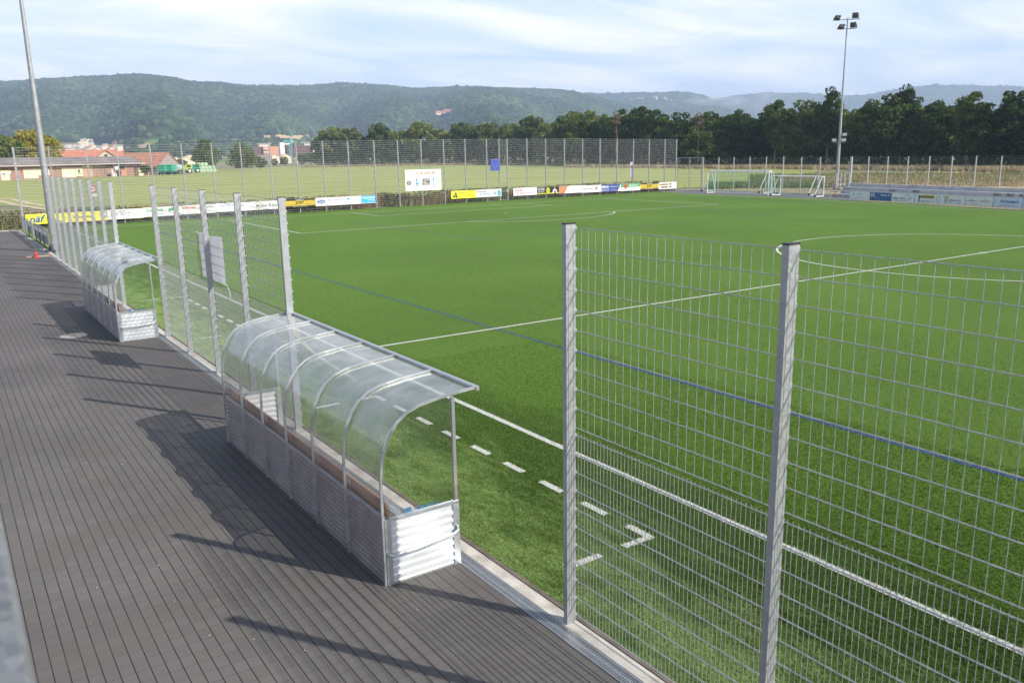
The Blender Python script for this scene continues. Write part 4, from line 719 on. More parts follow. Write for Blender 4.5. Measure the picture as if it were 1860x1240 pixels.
def tree_kind(h, wd, base, nclu, per, leaf, size, shape, r=.3, bark=BARK, rc=.16):
    P = crown_points(h, wd, base, nclu, per, shape, rc); V, Fq = leafquads(P, size); V[:, 2] = np.maximum(V[:, 2], .1)
    return bulk('crown', V, Fq, leaf), trunk_mesh(h, base, wd, r=r, mat=bark), h
def put_tree(kind, x, y, h, label, cat='tree', group=None, wf=1., name='leafy_tree', z=0, rz=None):
    cr, tk, h0 = kind; s = h/h0; e = empty(name, (x, y, z), random.random()*6.28 if rz is None else rz, label, cat, group); e.scale = (s*wf, s*wf, s)
    mobj('crown', cr, e); mobj('trunk', tk, e); return e
random.seed(21)
K_D = [tree_kind(20, 11.5+2*random.random(), 1.5, 85, 85, LF_DARK, .72, 'round', rc=.13) for _ in range(4)]
K_P = [tree_kind(22, 10, 6, 70, 85, LF_DARK, .62, 'pine', .32, BARKP, rc=.15) for _ in range(2)]
K_M = [tree_kind(20, 15, 1.5, 75, 85, LF_MID, 1.0, 'round', rc=.13) for _ in range(4)]
K_Y = tree_kind(18, 17, 1.0, 110, 95, LF_YEL, .85, 'round', rc=.12); K_G = tree_kind(17, 15, 1, 90, 85, LF_MID, .85, 'round', rc=.12)
K_C = tree_kind(15, 17, .6, 90, 85, LF_MID, .8, 'cone', rc=.14)
K_X = tree_kind(21, 5, 15, 9, 45, LF_BRN, .45, 'pine', .28, BARKP, rc=.2)
# dense wood on the right: front row, from azimuth 41 to 68
TOPS = [(39.0, 2.6), (40.7, 2.32), (42.1, 3.05), (43.03, 3.03), (44.3, 2.76), (45.7, 2.51), (46.6, 1.73), (47.4, 2.57), (48.8, 2.63), (49.7, 2.33), (50.7, 2.47), (51.55, 3.18), (52.5, 2.58), (53.46, 3.05), (54.7, 3.59), (55.9, 2.46), (57, 2.42), (58.15, 3.34), (58.9, 3.53), (60, 2.63), (61, 2.8), (62.5, 3.2), (63.4, 2.63), (64.8, 3.17), (66.3, 2.9), (68, 3.2)]
WD = lambda az: float(np.interp(az, [38, 44, 50, 56, 66, 70], [345, 300, 265, 245, 205, 200]))
for i, (az, el) in enumerate(TOPS):
    d = WD(az)*(1+.02*random.uniform(-1, 1)); x, y = pol(az, d); h = 4.86+d*math.tan(R(el)); pine = az in (51.55, 54.7, 62.5, 58.9)
    put_tree(K_P[i % 2] if pine else K_D[i % 4], x, y, h+.5, ('tall open-crowned pine' if pine else 'dark green leafy tree')+', '+ordw(i)+' from the left in the front row of the dark wood', group='front row of the dark wood on the right', wf=.95 if pine else 1.08, name='pine_tree' if pine else 'leafy_tree')
for i in range(30):
    az = 40+i*.97; d = WD(az)*1.07+random.uniform(-3, 6); x, y = pol(az, d); put_tree(K_D[(i*3+1) % 4], x, y, (4.86+d*math.tan(R(float(np.interp(az, [a for a, _ in TOPS], [b for _, b in TOPS])))))*random.uniform(.80, .97), 'dark green leafy tree, '+ordw(i)+' from the left in the second row of the dark wood', group='second row of the dark wood on the right', wf=1.2)
for i in range(26):
    az = 40.5+i*1.08; d = WD(az)*1.17+random.uniform(-4, 6); x, y = pol(az, d); put_tree(K_D[(i+2) % 4], x, y, 13+random.random()*3, 'dark green leafy tree, '+ordw(i)+' from the left at the back of the dark wood', group='back row of the dark wood on the right', wf=1.5)
x, y = pol(41.45, 285); put_tree(K_X, x, y, 18.5, 'bare-trunked brown topped pine left of the dark wood', name='dying_pine')
x, y = pol(46.75, 268); put_tree(K_X, x, y, 16.6, 'bare-trunked brown topped pine standing in the gap of the dark wood', name='dying_pine', rz=2)
MID = [(22.0, 1.5, 9), (22.7, 2.05, 12), (24.0, 1.96, 12), (25.8, 2.11, 13), (27.04, 1.85, 12), (28.32, 2.33, 14), (29.75, 1.81, 12), (31.2, 2.1, 13), (32.2, 2.2, 14), (33.2, 2.15, 14), (34.5, 2.1, 14), (35.7, 2.42, 14), (37.0, 2.29, 14), (38.5, 2.79, 14), (39.5, 2.85, 14), (40.7, 2.4, 13)]
for i, (az, el, wd) in enumerate(MID):
    d = float(np.interp(az, [22, 30, 41], [500, 470, 350])); x, y = pol(az, d); put_tree(K_M[i % 4], x, y, 4.86+d*math.tan(R(el))+.6, 'mid green leafy tree, '+ordw(i)+' from the left in the tree line behind the far fence', group='tree line behind the far fence', wf=.92)
for i in range(17):
    az = 22.4+i*1.12; d = float(np.interp(az, [22, 30, 41], [520, 495, 375])); x, y = pol(az, d); put_tree(K_M[(i+1) % 4], x, y, 13+random.random()*4, 'mid green leafy tree, '+ordw(i)+' from the left in the second row behind the far fence', group='second row of the tree line behind the far fence', wf=1.25)
x, y = pol(5.35, 330); put_tree(K_Y, x, y, 4.86+330*math.tan(R(1.92)), 'broad yellow green tree behind the long barn', wf=.98)
x, y = pol(3.7, 318); put_tree(K_G, x, y, 4.86+318*math.tan(R(1.7)), 'round dark green tree left of the yellow green tree', wf=.95)
x, y = pol(1.4, 330); put_tree(K_G, x, y, 14, 'green tree furthest left behind the barn', wf=1)
x, y = pol(14.75, 395); put_tree(K_C, x, y, 4.86+395*math.tan(R(1.27)), 'bushy dark green tree behind the wrapped bales', wf=.95)
x, y = pol(16.9, 405); put_tree(K_C, x, y, 4.86+405*math.tan(R(1.08)), 'bushy dark green tree between the bales and the flats', wf=1.0, rz=1)
x, y = pol(18.0, 425); put_tree(K_M[1], x, y, 6.5, 'low olive tree right of the two bushy trees', wf=1.3)
x, y = pol(9.65, 345); put_tree(K_G, x, y, 6.0, 'small green tree between the two red roofs', wf=1)
for i, (az, d, h) in enumerate(((11.15, 300, 4.2), (18.9, 560, 5), (19.5, 560, 6.5), (20.6, 600, 8), (21.2, 600, 9.5), (21.6, 580, 8), (22.1, 560, 9), (17.3, 560, 6), (12.6, 420, 5), (13.3, 440, 6))):
    x, y = pol(az, d); put_tree(K_M[i % 4], x, y, h, 'low round bush, '+ordw(i)+' of the bushes between the barn and the tree line', 'bush', 'bushes by the village', wf=1.1, name='bush')
_g = np.random.default_rng(99).random((64, 64))
def vnoise(x, y):
    xi = np.floor(x).astype(int); yi = np.floor(y).astype(int); fx = x-xi; fy = y-yi; fx = fx*fx*(3-2*fx); fy = fy*fy*(3-2*fy); G = lambda a, b: _g[a % 64, b % 64]
    return G(xi, yi)*(1-fx)*(1-fy)+G(xi+1, yi)*fx*(1-fy)+G(xi, yi+1)*(1-fx)*fy+G(xi+1, yi+1)*fx*fy
# grasses, weeds, undergrowth
def tufts(name, P, hmin, hmax, mat, label, wdt=.05):
    n = len(P); P = np.array(P); a = rng.random(n)*6.28; h = rng.uniform(hmin, hmax, n); ln_ = rng.normal(0, .25, (n, 2))*h[:, None]; dx = np.cos(a)*wdt*(.5+rng.random(n)); dy = np.sin(a)*wdt*(.5+rng.random(n))
    V = np.zeros((n, 3, 3)); V[:, 0] = P+np.stack([dx, dy, 0*dx], 1); V[:, 1] = P-np.stack([dx, dy, 0*dx], 1); V[:, 2] = P+np.stack([ln_[:, 0], ln_[:, 1], h], 1)
    o = mobj(name, bulk(name, V.reshape(-1, 3), np.arange(3*n).reshape(-1, 3), mat, 3)); return tag(o, label, name.replace('_', ' '), kind='stuff')
WEEDG = leafmat('weed_green', (.08, .115, .035), (.16, .19, .065), (.28, .26, .13), .35); WEEDR = leafmat('weed_rust', (.19, .10, .06), (.32, .17, .10), (.38, .28, .15), .35); STRAW = leafmat('straw', (.28, .22, .13), (.43, .36, .23), (.53, .47, .32), .35)
def weedband(n, x0, x1, y0, y1, clump, seed):
    r = np.random.default_rng(seed); c = np.stack([r.uniform(x0, x1, clump), r.uniform(y0, y1, clump)], 1); k = r.integers(0, clump, n); s = r.uniform(.3, 1.2, clump)
    P = np.zeros((n, 3)); P[:, 0] = c[k, 0]+r.normal(0, 1, n)*s[k]; P[:, 1] = c[k, 1]+r.normal(0, .5, n)*s[k]; P[:, 1] += np.array([F(v)-F(0)+F(0) for v in P[:, 0]]); P[:, 2] = -.05; P[:, 1] = np.maximum(P[:, 1], np.array([F(v)+.35 for v in P[:, 0]])); return P
tufts('weeds', weedband(34000, -26, 70, .6, 5.5, 420, 1), .3, 1.05, WEEDG, 'tangled green weeds along the foot of the far fence', .05)
tufts('rusty_weeds', weedband(16000, -6, 68, 1.2, 5.5, 70, 2), .7, 1.5, WEEDR, 'rusty red sorrel standing among the weeds behind the far fence', .035)
P = weedband(15000, -26, 70, .8, 4.5, 55, 3); V, Fq = leafquads(P+np.stack([0*P[:, 0], 0*P[:, 0], .1+1.2*rng.random(len(P))**1.3], 1), .2); tag(mobj('brambles', bulk('brambles', V, Fq, WEEDG)), 'leafy bramble bushes behind the boards of the far fence', 'brambles', kind='stuff')
r_ = np.random.default_rng(5)
def azband(n, a0, a1, f, dd, jit=6):
    az = r_.uniform(a0, a1, n); d = np.array([f(a) for a in az])+r_.uniform(-dd, dd, n)+jit*2.2*(vnoise(az*2.3, az*0+3.3)-.5)+jit*1.2*(vnoise(az*9.1, az*0+8.3)-.5); return np.stack([CX+d*np.sin(np.radians(az)), CY+d*np.cos(np.radians(az)), 0*d-.05], 1)
tufts('dry_grass', np.concatenate([azband(26000, 38, 70, lambda a: WD(a)*.90, 7), azband(16000, 20.5, 40, lambda a: float(np.interp(a, [22, 30, 41], [472, 445, 330])), 8)]), .5, 1.3, STRAW, 'band of straw coloured tall grass in front of the woods', .16)
tufts('tall_weeds', np.concatenate([azband(17000, 52, 70, lambda a: 138, 20), azband(3000, 51, 56, lambda a: 128, 7)]), .2, .75, STRAW, 'rank straw and rust coloured weeds on the waste ground behind the stand', .07)
tufts('green_weeds', np.concatenate([azband(15000, 50, 70, lambda a: 148, 24), azband(9000, 47.5, 56, lambda a: 122, 7, 2)]), .25, .7, WEEDG, 'green weeds growing among the straw behind the goals and the stand', .09)
def under(n, a0, a1, f, dd, hmax, mat, name, label):
    P = azband(n, a0, a1, f, dd, 1); P[:, 2] = r_.random(n)**1.2*hmax; V, Fq = leafquads(P, .9); tag(mobj(name, bulk(name, V, Fq, mat)), label, 'undergrowth', kind='stuff')
under(17000, 39.5, 69, lambda a: WD(a)*1.03, 7, 7, LF_DARK, 'undergrowth', 'dark undergrowth filling the foot of the wood on the right')
under(12000, 21.6, 41, lambda a: float(np.interp(a, [22, 30, 41], [500, 472, 352])), 7, 8, LF_MID, 'undergrowth', 'dark green undergrowth at the foot of the tree line behind the far fence')
# ------------------------------------------------------------------ hills
def hmat(name, forest=True):
    m = bpy.data.materials.new(name); m.use_nodes = True; t = m.node_tree; N = t.nodes.new; L = t.links.new; b = t.nodes['Principled BSDF']; b.inputs['Roughness'].default_value = .95; b.inputs['Specular IOR Level'].default_value = .05
    tc = N('ShaderNodeTexCoord'); sp = N('ShaderNodeSeparateXYZ'); L(tc.outputs['Object'], sp.inputs[0])
    v = N('ShaderNodeTexVoronoi'); v.inputs['Scale'].default_value = .0085; mp = N('ShaderNodeMapping'); mp.inputs['Rotation'].default_value = (0, 0, R(30)); mp.inputs['Scale'].default_value = (1, .6, 0); L(tc.outputs['Object'], mp.inputs[0]); L(mp.outputs[0], v.inputs[0])
    sc = N('ShaderNodeSeparateColor'); L(v.outputs['Color'], sc.inputs[0]); r = N('ShaderNodeValToRGB'); r.color_ramp.interpolation = 'CONSTANT'
    e = r.color_ramp.elements; e[0].position = 0; e[0].color = (.34, .24, .12, 1); e[1].position = .42; e[1].color = (.10, .17, .05, 1)
    for p, c in ((.6, (.26, .22, .10)), (.75, (.13, .19, .06)), (.88, (.40, .29, .16))): x = e.new(p); x.color = (*c, 1)
    L(sc.outputs[0], r.inputs[0])
    va = N('ShaderNodeVertexColor'); va.layer_name = 'cover'
    n = N('ShaderNodeTexNoise'); n.inputs['Scale'].default_value = .004; n.inputs['Detail'].default_value = 8; L(tc.outputs['Object'], n.inputs[0]); fr_ = N('ShaderNodeValToRGB'); fr_.color_ramp.elements[0].color = (.020, .040, .014, 1); fr_.color_ramp.elements[1].color = (.05, .085, .028, 1); fr_.color_ramp.elements[0].position = .35; fr_.color_ramp.elements[1].position = .65; L(n.outputs[0], fr_.inputs[0])
    q = N('ShaderNodeMix'); q.data_type = 'RGBA'; mr = N('ShaderNodeMapRange'); mr.inputs[1].default_value = 42; mr.inputs[2].default_value = 52; L(sp.outputs[2], mr.inputs[0])
    L(mr.outputs[0], q.inputs[0]); L(r.outputs[0], q.inputs[6]); L(fr_.outputs[0], q.inputs[7])
    qc = N('ShaderNodeMix'); qc.data_type = 'RGBA'; L(va.outputs['Alpha'], qc.inputs[0]); L(q.outputs[2], qc.inputs[6]); L(va.outputs['Color'], qc.inputs[7])
    if forest: q = qc
    if not forest: q.inputs[0].default_value = 1
    L(q.outputs[2], b.inputs['Base Color'])
    v2 = N('ShaderNodeTexVoronoi'); v2.inputs['Scale'].default_value = .045; L(tc.outputs['Object'], v2.inputs[0]); bp = N('ShaderNodeBump'); bp.invert = True; bp.inputs['Strength'].default_value = .9; bp.inputs['Distance'].default_value = 6; L(v2.outputs[0], bp.inputs['Height'])
    if not forest: L(bp.outputs[0], b.inputs['Normal'])
    return m
def fbm(x, y, o=4): return sum(vnoise(x*2**k, y*2**k)/2**k for k in range(o))/1.9
EA = ([-12, 0, 4.1, 6.9, 11, 12.9, 14.4, 16, 17.3, 21, 23.5, 26.3, 28.4, 30.9, 34.9, 37.8, 39.6, 41, 43, 46, 52], [4.2, 4.5, 4.58, 4.77, 5.07, 4.98, 4.71, 4.79, 4.63, 4.62, 4.82, 4.67, 4.41, 4.52, 4.32, 4.2, 3.84, 3.4, 2.8, 2.0, .8])
def hA(az, r):
    E = np.interp(az, *EA)-.27; R0 = 4000+0*az; Hh = 4.86+R0*np.tan(np.radians(E))
    x = r*np.sin(np.radians(az)); y = r*np.cos(np.radians(az))
    # folds: lower spurs in front of the crest
    rr = 2250+330*np.sin(az*.30+1.0)+180*np.sin(az*.9)
    low = np.clip((r-1000)/(rr-1000), 0, 1)**1.3*44
    t = np.clip((r-rr)/(R0-rr), 0, 1); sp_ = fbm(x/900, y/900, 4)-.52
    up = (Hh-44)*(t**.85)*(1-.0*t)
    h = low+up+sp_*(t*(1-t)*4)*150+(fbm(x/170+5, y/170, 3)-.52)*14*np.clip(t*4, 0, 1)*np.clip((1-t)*6+.35, 0, 1)
    back = np.clip((r-R0)/500, 0, 1); return h*(1-back)+(Hh-60)*back-1.5*(r < 1050)
def hB(az, r):
    E = np.interp(az, [34, 38, 39.6, 42.8, 45.7, 47.0, 48.2, 50, 54], [3.4, 3.8, 3.84, 3.83, 3.76, 3.5, 2.95, 2.4, 1.0])-.28; Hh = 4.86+5400*np.tan(np.radians(E)); t = np.clip((r-3600)/1800, 0, 1); x = r*np.sin(np.radians(az)); y = r*np.cos(np.radians(az))
    return Hh*t**.9+(fbm(x/700, y/700)-.52)*90*t*(1-t)*4+(fbm(x/150, y/150, 3)-.52)*12*(t > 0)-2*(t <= 0)
def hC(az, r):
    E = np.interp(az, [42, 46, 47.7, 50.8, 53.8, 56.3, 58.7, 60.5, 63.4, 65, 75], [2.6, 3.0, 3.31, 3.54, 3.36, 3.13, 3.47, 3.58, 3.37, 3.25, 3.1])-.24; Hh = 4.86+7400*np.tan(np.radians(E)); t = np.clip((r-5200)/2200, 0, 1); x = r*np.sin(np.radians(az)); y = r*np.cos(np.radians(az))
    return Hh*t**.8+(fbm(x/900, y/900)-.52)*110*t*(1-t)*4+(fbm(x/160, y/160, 3)-.52)*13*(t > 0)-2*(t <= 0)
def hill(fn, a0, a1, na, r0, r1, nr, mat):
    az, r = np.meshgrid(np.linspace(a0, a1, na), np.linspace(r0, r1, nr), indexing='ij'); h = fn(az, r)
    V = np.stack([CX+r*np.sin(np.radians(az)), CY+r*np.cos(np.radians(az)), h], -1).reshape(-1, 3); i, j = np.meshgrid(np.arange(na-1), np.arange(nr-1), indexing='ij'); k = (i*nr+j).ravel()
    me = bulk('hills', V, np.stack([k, k+1, k+nr+1, k+nr], 1), mat); me.polygons.foreach_set('use_smooth', [True]*len(me.polygons)); return tag(mobj('hills', me), kind='structure')
HM = hmat('hill_fields_and_forest'); HF = hmat('far_forest', False)
HA = hill(hA, -12, 50, 620, 1000, 4600, 240, HM)
PATCH = [(11.4, 1.21, 1.05, .13, (.12, .21, .06)), (9.7, 1.13, .5, .07, (.42, .30, .17)), (19.3, 1.36, 2.5, .16, (.44, .31, .17)), (20.3, 1.16, 1.7, .07, (.20, .24, .09)), (29.9, 2.30, .3, .14, (.20, .24, .08)), (23.9, 4.30, .55, .06, (.24, .27, .10)), (31.8, 3.35, .35, .04, (.22, .25, .09)), (13.9, 1.12, .9, .08, (.16, .21, .08))]
def cover(az, el):
    k = np.full(np.shape(az), -1)
    for i, (a, e, ra, re, c) in enumerate(PATCH): k = np.where(((az-a)/ra)**2+((el-e-.03*np.sin(az*4))/re)**2 < 1, i, k)
    return k
def _cov():
    me = HA.data; n = len(me.vertices); P = np.empty(n*3, dtype=np.float32); me.vertices.foreach_get('co', P); P = P.reshape(-1, 3); az = np.degrees(np.arctan2(P[:, 0]-CX, P[:, 1]-CY)); el = np.degrees(np.arctan2(P[:, 2]-4.86, np.hypot(P[:, 0]-CX, P[:, 1]-CY))); k = cover(az, el); c = np.zeros((n, 4), dtype=np.float32)
    for i, p in enumerate(PATCH): c[k == i] = (*p[4], 1)
    me.color_attributes.new('cover', 'FLOAT_COLOR', 'POINT').data.foreach_set('color', c.ravel())
_cov(); hill(hB, 34, 54, 300, 3600, 5600, 110, HF); hill(hC, 42, 75, 420, 5200, 7600, 100, HF)
# forest crowns on the hills
def crowns(fn, n, a0, a1, r0, r1, s0, s1, cond, mat, label, name='forest'):
    az = r_.uniform(a0, a1, n); r = np.sqrt(r_.uniform(r0*r0, r1*r1, n)); x = r*np.sin(np.radians(az)); y = r*np.cos(np.radians(az)); h = fn(az, r); ok = cond(az, r, h, x, y); az, r, x, y, h = [q_[ok] for q_ in (az, r, x, y, h)]; n = len(x)
    s = r_.uniform(s0, s1, n)
    ph = (1+5**.5)/2; iv = np.array([(-1, ph, 0), (1, ph, 0), (-1, -ph, 0), (1, -ph, 0), (0, -1, ph), (0, 1, ph), (0, -1, -ph), (0, 1, -ph), (ph, 0, -1), (ph, 0, 1), (-ph, 0, -1), (-ph, 0, 1)])/1.9
    fc = np.array([(0,11,5),(0,5,1),(0,1,7),(0,7,10),(0,10,11),(1,5,9),(5,11,4),(11,10,2),(10,7,6),(7,1,8),(3,9,4),(3,4,2),(3,2,6),(3,6,8),(3,8,9),(4,9,5),(2,4,11),(6,2,10),(8,6,7),(9,8,1)])
    a = r_.random(n)*6.28; ca, sa = np.cos(a), np.sin(a); jit = 1+.35*r_.normal(size=(n, 12, 1))*.6
    B = iv[None]*jit; X = B[..., 0]*ca[:, None]-B[..., 1]*sa[:, None]; Y = B[..., 0]*sa[:, None]+B[..., 1]*ca[:, None]; V = np.stack([CX+x[:, None]+X*s[:, None], CY+y[:, None]+Y*s[:, None], h[:, None]+s[:, None]*.35+B[..., 2]*s[:, None]*.95], -1).reshape(-1, 3)
    Fc = (fc[None]+12*np.arange(n)[:, None, None]).reshape(-1, 3); me = bulk(name, V, Fc, mat, 3); return tag(mobj(name, me), label, name.replace('_', ' '), kind='stuff')
def forestmat(name, c1, c2, c3):
    m = bpy.data.materials.new(name); m.use_nodes = True; t = m.node_tree; N = t.nodes.new; L = t.links.new; b = t.nodes['Principled BSDF']; b.inputs['Roughness'].default_value = 1; b.inputs['Specular IOR Level'].default_value = 0
    g_ = N('ShaderNodeNewGeometry'); tc = N('ShaderNodeTexCoord'); n = N('ShaderNodeTexNoise'); n.inputs['Scale'].default_value = .0032; n.inputs['Detail'].default_value = 6; n.inputs['Roughness'].default_value = .65; L(tc.outputs['Object'], n.inputs[0])
    a = N('ShaderNodeMath'); a.operation = 'MULTIPLY_ADD'; a.inputs[1].default_value = .5; L(g_.outputs['Random Per Island'], a.inputs[0]); L(n.outputs[0], a.inputs[2]); s = N('ShaderNodeMath'); s.operation = 'SUBTRACT'; s.inputs[1].default_value = .25; L(a.outputs[0], s.inputs[0])
    r = N('ShaderNodeValToRGB'); r.color_ramp.elements[0].position = .2; r.color_ramp.elements[0].color = (*c1, 1); r.color_ramp.elements[1].position = .8; r.color_ramp.elements[1].color = (*c3, 1); e = r.color_ramp.elements.new(.5); e.color = (*c2, 1); L(s.outputs[0], r.inputs[0]); L(r.outputs[0], b.inputs['Base Color']); return m
FM = forestmat('hill_forest', (.010, .022, .011), (.030, .054, .020), (.080, .115, .042))
crowns(hA, 88000, -2, 47, 1900, 4120, 8, 13.5, lambda a, r, h, x, y: (h > 50+14*(vnoise(x/160, y/160)-.5)) & (cover(a, np.degrees(np.arctan2(h-4.86, r))) < 0), FM, 'deciduous forest covering the long hillside behind the village')
crowns(hA, 8000, -2, 47, 1150, 2400, 6, 11, lambda a, r, h, x, y: (h < 52) & (vnoise(x/90+3, y/90+7) > .52-.42*np.clip((h-18)/24, 0, 1)) & ((a < 6.2) | (a > 10.0)) & (cover(a, np.degrees(np.arctan2(h-4.86, r))) < 0), FM, 'scattered orchards and hedges on the fields below the wooded hill', 'orchard')
crowns(hB, 16000, 38.5, 50, 4100, 5420, 15, 23, lambda a, r, h, x, y: h > 20, FM, 'forest on the middle ridge with pale cliffs', 'ridge_forest')
crowns(hC, 15000, 45.5, 68, 6300, 7420, 18, 28, lambda a, r, h, x, y: h > 150, FM, 'forest on the furthest blue ridge at the right', 'far_ridge_forest')
# pale cliffs, meadows on the ridge
CL = mk('limestone', (.62, .56, .48), .9, col2=(.45, .40, .34), scale=.05)
def cliff(az, r, wd, ht, fn, label):
    q = MB(); h = float(fn(np.array(az), np.array(r))); c = pol(az, r-28); d = Vector((math.cos(R(az)), -math.sin(R(az)), 0)); b = Vector((math.sin(R(az)), math.cos(R(az)), 0)); n = 9; vs = []
    for i in range(n+1):
        for j, zz in enumerate((-8, ht*(.75+.5*random.random()))): p = Vector((c[0], c[1], 0))+d*(wd*(i/n-.5))-b*(random.uniform(0, 12)+(6 if j == 0 else 0)); vs.append((p.x, p.y, h+zz))
    k = len(vs)
    for i in range(n+1): p = Vector(vs[2*i+1])+b*40; vs.append(tuple(p))
    q.add(vs, [(2*i, 2*i+1, 2*i+3, 2*i+2) for i in range(n)]+[(2*i+1, k+i, k+i+1, 2*i+3) for i in range(n)]); o = q.build('cliff', CL); tag(o, label, 'cliff', 'limestone cliffs on the wooded ridges')
for i, (az, r, wd, ht) in enumerate(((41.0, 5120, 120, 12), (41.7, 5100, 90, 14), (42.3, 5060, 40, 22), (42.9, 5080, 50, 26), (43.9, 5060, 30, 34), (44.6, 5040, 26, 34), (45.0, 5030, 20, 26))): cliff(az, r, wd, ht, hB, 'pale limestone cliff on the ridge above the dark wood, '+ORD[i]+' from the left')
cliff(3.3, 3300, 30, 30, hA, 'pale rock face on the hillside at the left edge of the picture')
def onhill(az, el, fn=hA, r0=1100, r1=4100):
    for r in np.arange(r0, r1, 8.):
        if float(fn(np.array(float(az)), np.array(r))) >= 4.86+r*math.tan(R(el)): return r, float(fn(np.array(float(az)), np.array(r)))
    return 2300, float(fn(np.array(float(az)), np.array(2300.)))
# ------------------------------------------------------------------ buildings
def gable(e, w_, d_, h, rh, wall, roof, ov=.4, ridge='x', px=0, py=0, names=('wall', 'roof')):
    """gabled block centred at px, py; ridge along x or y"""
    a, b = w_/2, d_/2; q = MB(); q.box(px-a, px+a, py-b, py+b, 0, h)
    if ridge == 'x': q.add([(px-a, py-b, h), (px-a, py+b, h), (px-a, py, h+rh), (px+a, py-b, h), (px+a, py+b, h), (px+a, py, h+rh)], [(0, 2, 1), (3, 4, 5)])
    else: q.add([(px-a, py-b, h), (px+a, py-b, h), (px, py-b, h+rh), (px-a, py+b, h), (px+a, py+b, h), (px, py+b, h+rh)], [(0, 1, 2), (3, 5, 4)])
    wo = q.build(names[0], wall, e); q = MB(); t = .25
    if ridge == 'x':
        k = ov*rh/b; P = [(-b-ov, h-k), (0, h+rh), (b+ov, h-k)]
        vs = [(px+sx*(a+ov), py+y, z+o) for o in (.02, t) for sx in (-1, 1) for y, z in P]
    else:
        k = ov*rh/a; P = [(-a-ov, h-k), (0, h+rh), (a+ov, h-k)]
        vs = [(px+x, py+sy*(b+ov), z+o) for o in (.02, t) for sy in (-1, 1) for x, z in P]
    q.add(vs, [(0,1,4,3),(1,2,5,4),(6,9,10,7),(7,10,11,8),(0,3,9,6),(2,8,11,5),(0,6,7,1),(1,7,8,2),(3,4,10,9),(4,5,11,10)]); ro = q.build(names[1], roof, e); return wo, ro
TILE = mk('orange_red_tiles', (.50, .18, .105), .8, col2=(.38, .14, .09), scale=.8); TILEB = mk('brown_red_tiles', (.40, .17, .10), .85, col2=(.26, .13, .09), scale=.6)
PLANK = mk('weathered_planks', (.34, .21, .15), .85, col2=(.16, .10, .075), scale=1.2, stretch=(3, 3, .15)); GREYPL = mk('grey_planks', (.30, .27, .25), .85, col2=(.22, .19, .18), scale=1.2, stretch=(4, 4, .2))
ETER = mk('dark_fibre_cement_roof', (.13, .115, .11), .85, col2=(.19, .17, .16), scale=.25, stretch=(1, 1, 1)); CREAM = mk('cream_render', (.74, .62, .42), .85); PALE = mk('pale_render', (.72, .68, .60), .85)
# long barn
bx0, by0 = pol(2.0, 288); bx1, by1 = pol(10.95, 322); bl_ = math.hypot(bx1-bx0, by1-by0)
ba = empty('barn', (bx0, by0, 0), math.atan2(by1-by0, bx1-bx0), 'long low wooden barn with a dark roof and pale doors beyond the meadow', 'barn')
q = MB(); q.box(0, bl_, 0, 12, 0, 4.0); q.build('wall', PLANK, ba)
q = MB(); q.add([(-.5, -1.6, 4.25), (bl_+.5, -1.6, 4.25), (bl_+.5, 6, 6.6), (-.5, 6, 6.6), (bl_+.5, 13.4, 4.25), (-.5, 13.4, 4.25), (-.5, -1.6, 4.0), (bl_+.5, -1.6, 4.0), (bl_+.5, 6, 6.3), (-.5, 6, 6.3)], [(0, 1, 2, 3), (3, 2, 4, 5), (6, 7, 1, 0), (6, 0, 3, 9), (7, 8, 2, 1), (9, 8, 7, 6)]); q.build('roof', ETER, ba)
q = MB(); q.box(-.5, bl_+.5, -1.68, -1.6, 4.0, 4.2); q.build('gutter', pm((.62, .52, .46)), ba)
def bu(az):   # barn-local x for an azimuth
    t = math.tan(R(az)); dx, dy = (bx1-bx0)/bl_, (by1-by0)/bl_; return ((CY-by0)*t-(CX-bx0))/(dy*t-dx)*-1 if False else (( (bx0-CX)-(by0-CY)*t )/(t*dy-dx))
def azp(u): 
    v = np.array([(u-930)/1514.57, -(310-620)/1514.57, 1.]); d = v[0]*np.array(rt)+v[1]*np.array(up)+v[2]*np.array(fw); return math.degrees(math.atan2(d[0], d[1]))
def face(u0, u1, z0, z1, mat, nm, y=-.06, lab=None):
    a, b = bu(azp(u0)), bu(azp(u1)); q = MB(); q.box(a, b, y, .02, z0, z1); o = q.build(nm, mat, ba)
    if lab: tag(o, lab)
    return o
face(0, 16, 0, 2.9, CREAM, 'door', lab='cream barn door with a notice'); face(42, 68, .35, 3.0, CREAM, 'door', lab='cream double barn door'); face(68.5, 89, 1.1, 3.0, CREAM, 'door', lab='short cream hatch')
face(112, 136, .2, 3.1, CREAM, 'door', lab='cream sliding door'); dl = face(137, 150, .5, 3.1, CREAM, 'door', lab='cream door with a green emblem'); face(149.5, 169, 2.7, 4.0, pm((.42, .38, .10)), 'panel', lab='olive yellow upper panel'); face(149.5, 169, .1, 2.6, mk('new_planks', (.42, .26, .19), .85, stretch=(3, 3, .2)), 'panel', lab='lighter wooden panel')
face(208, 226, .1, 3.9, DARK, 'opening', -.05); face(193, 208, 3.0, 3.9, DARK, 'opening', -.05); face(205, 209, .8, 4.0, pm((.34, .22, .16)), 'pillar', -.3)
def barnmark(u0, u1, z0, z1, c, par=None): a, b = bu(azp(u0)), bu(azp(u1)); q = MB(); q.box(a, b, -.10, -.05, z0, z1); q.build('notice', pm(c), ba)
barnmark(3, 8, 1.5, 2.2, (.10, .25, .45)); barnmark(141, 145.5, 1.6, 2.6, (.12, .12, .10)); barnmark(141, 146, 1.0, 1.5, (.10, .40, .12)); barnmark(16.5, 18.5, 1.9, 2.8, (.7, .7, .7))
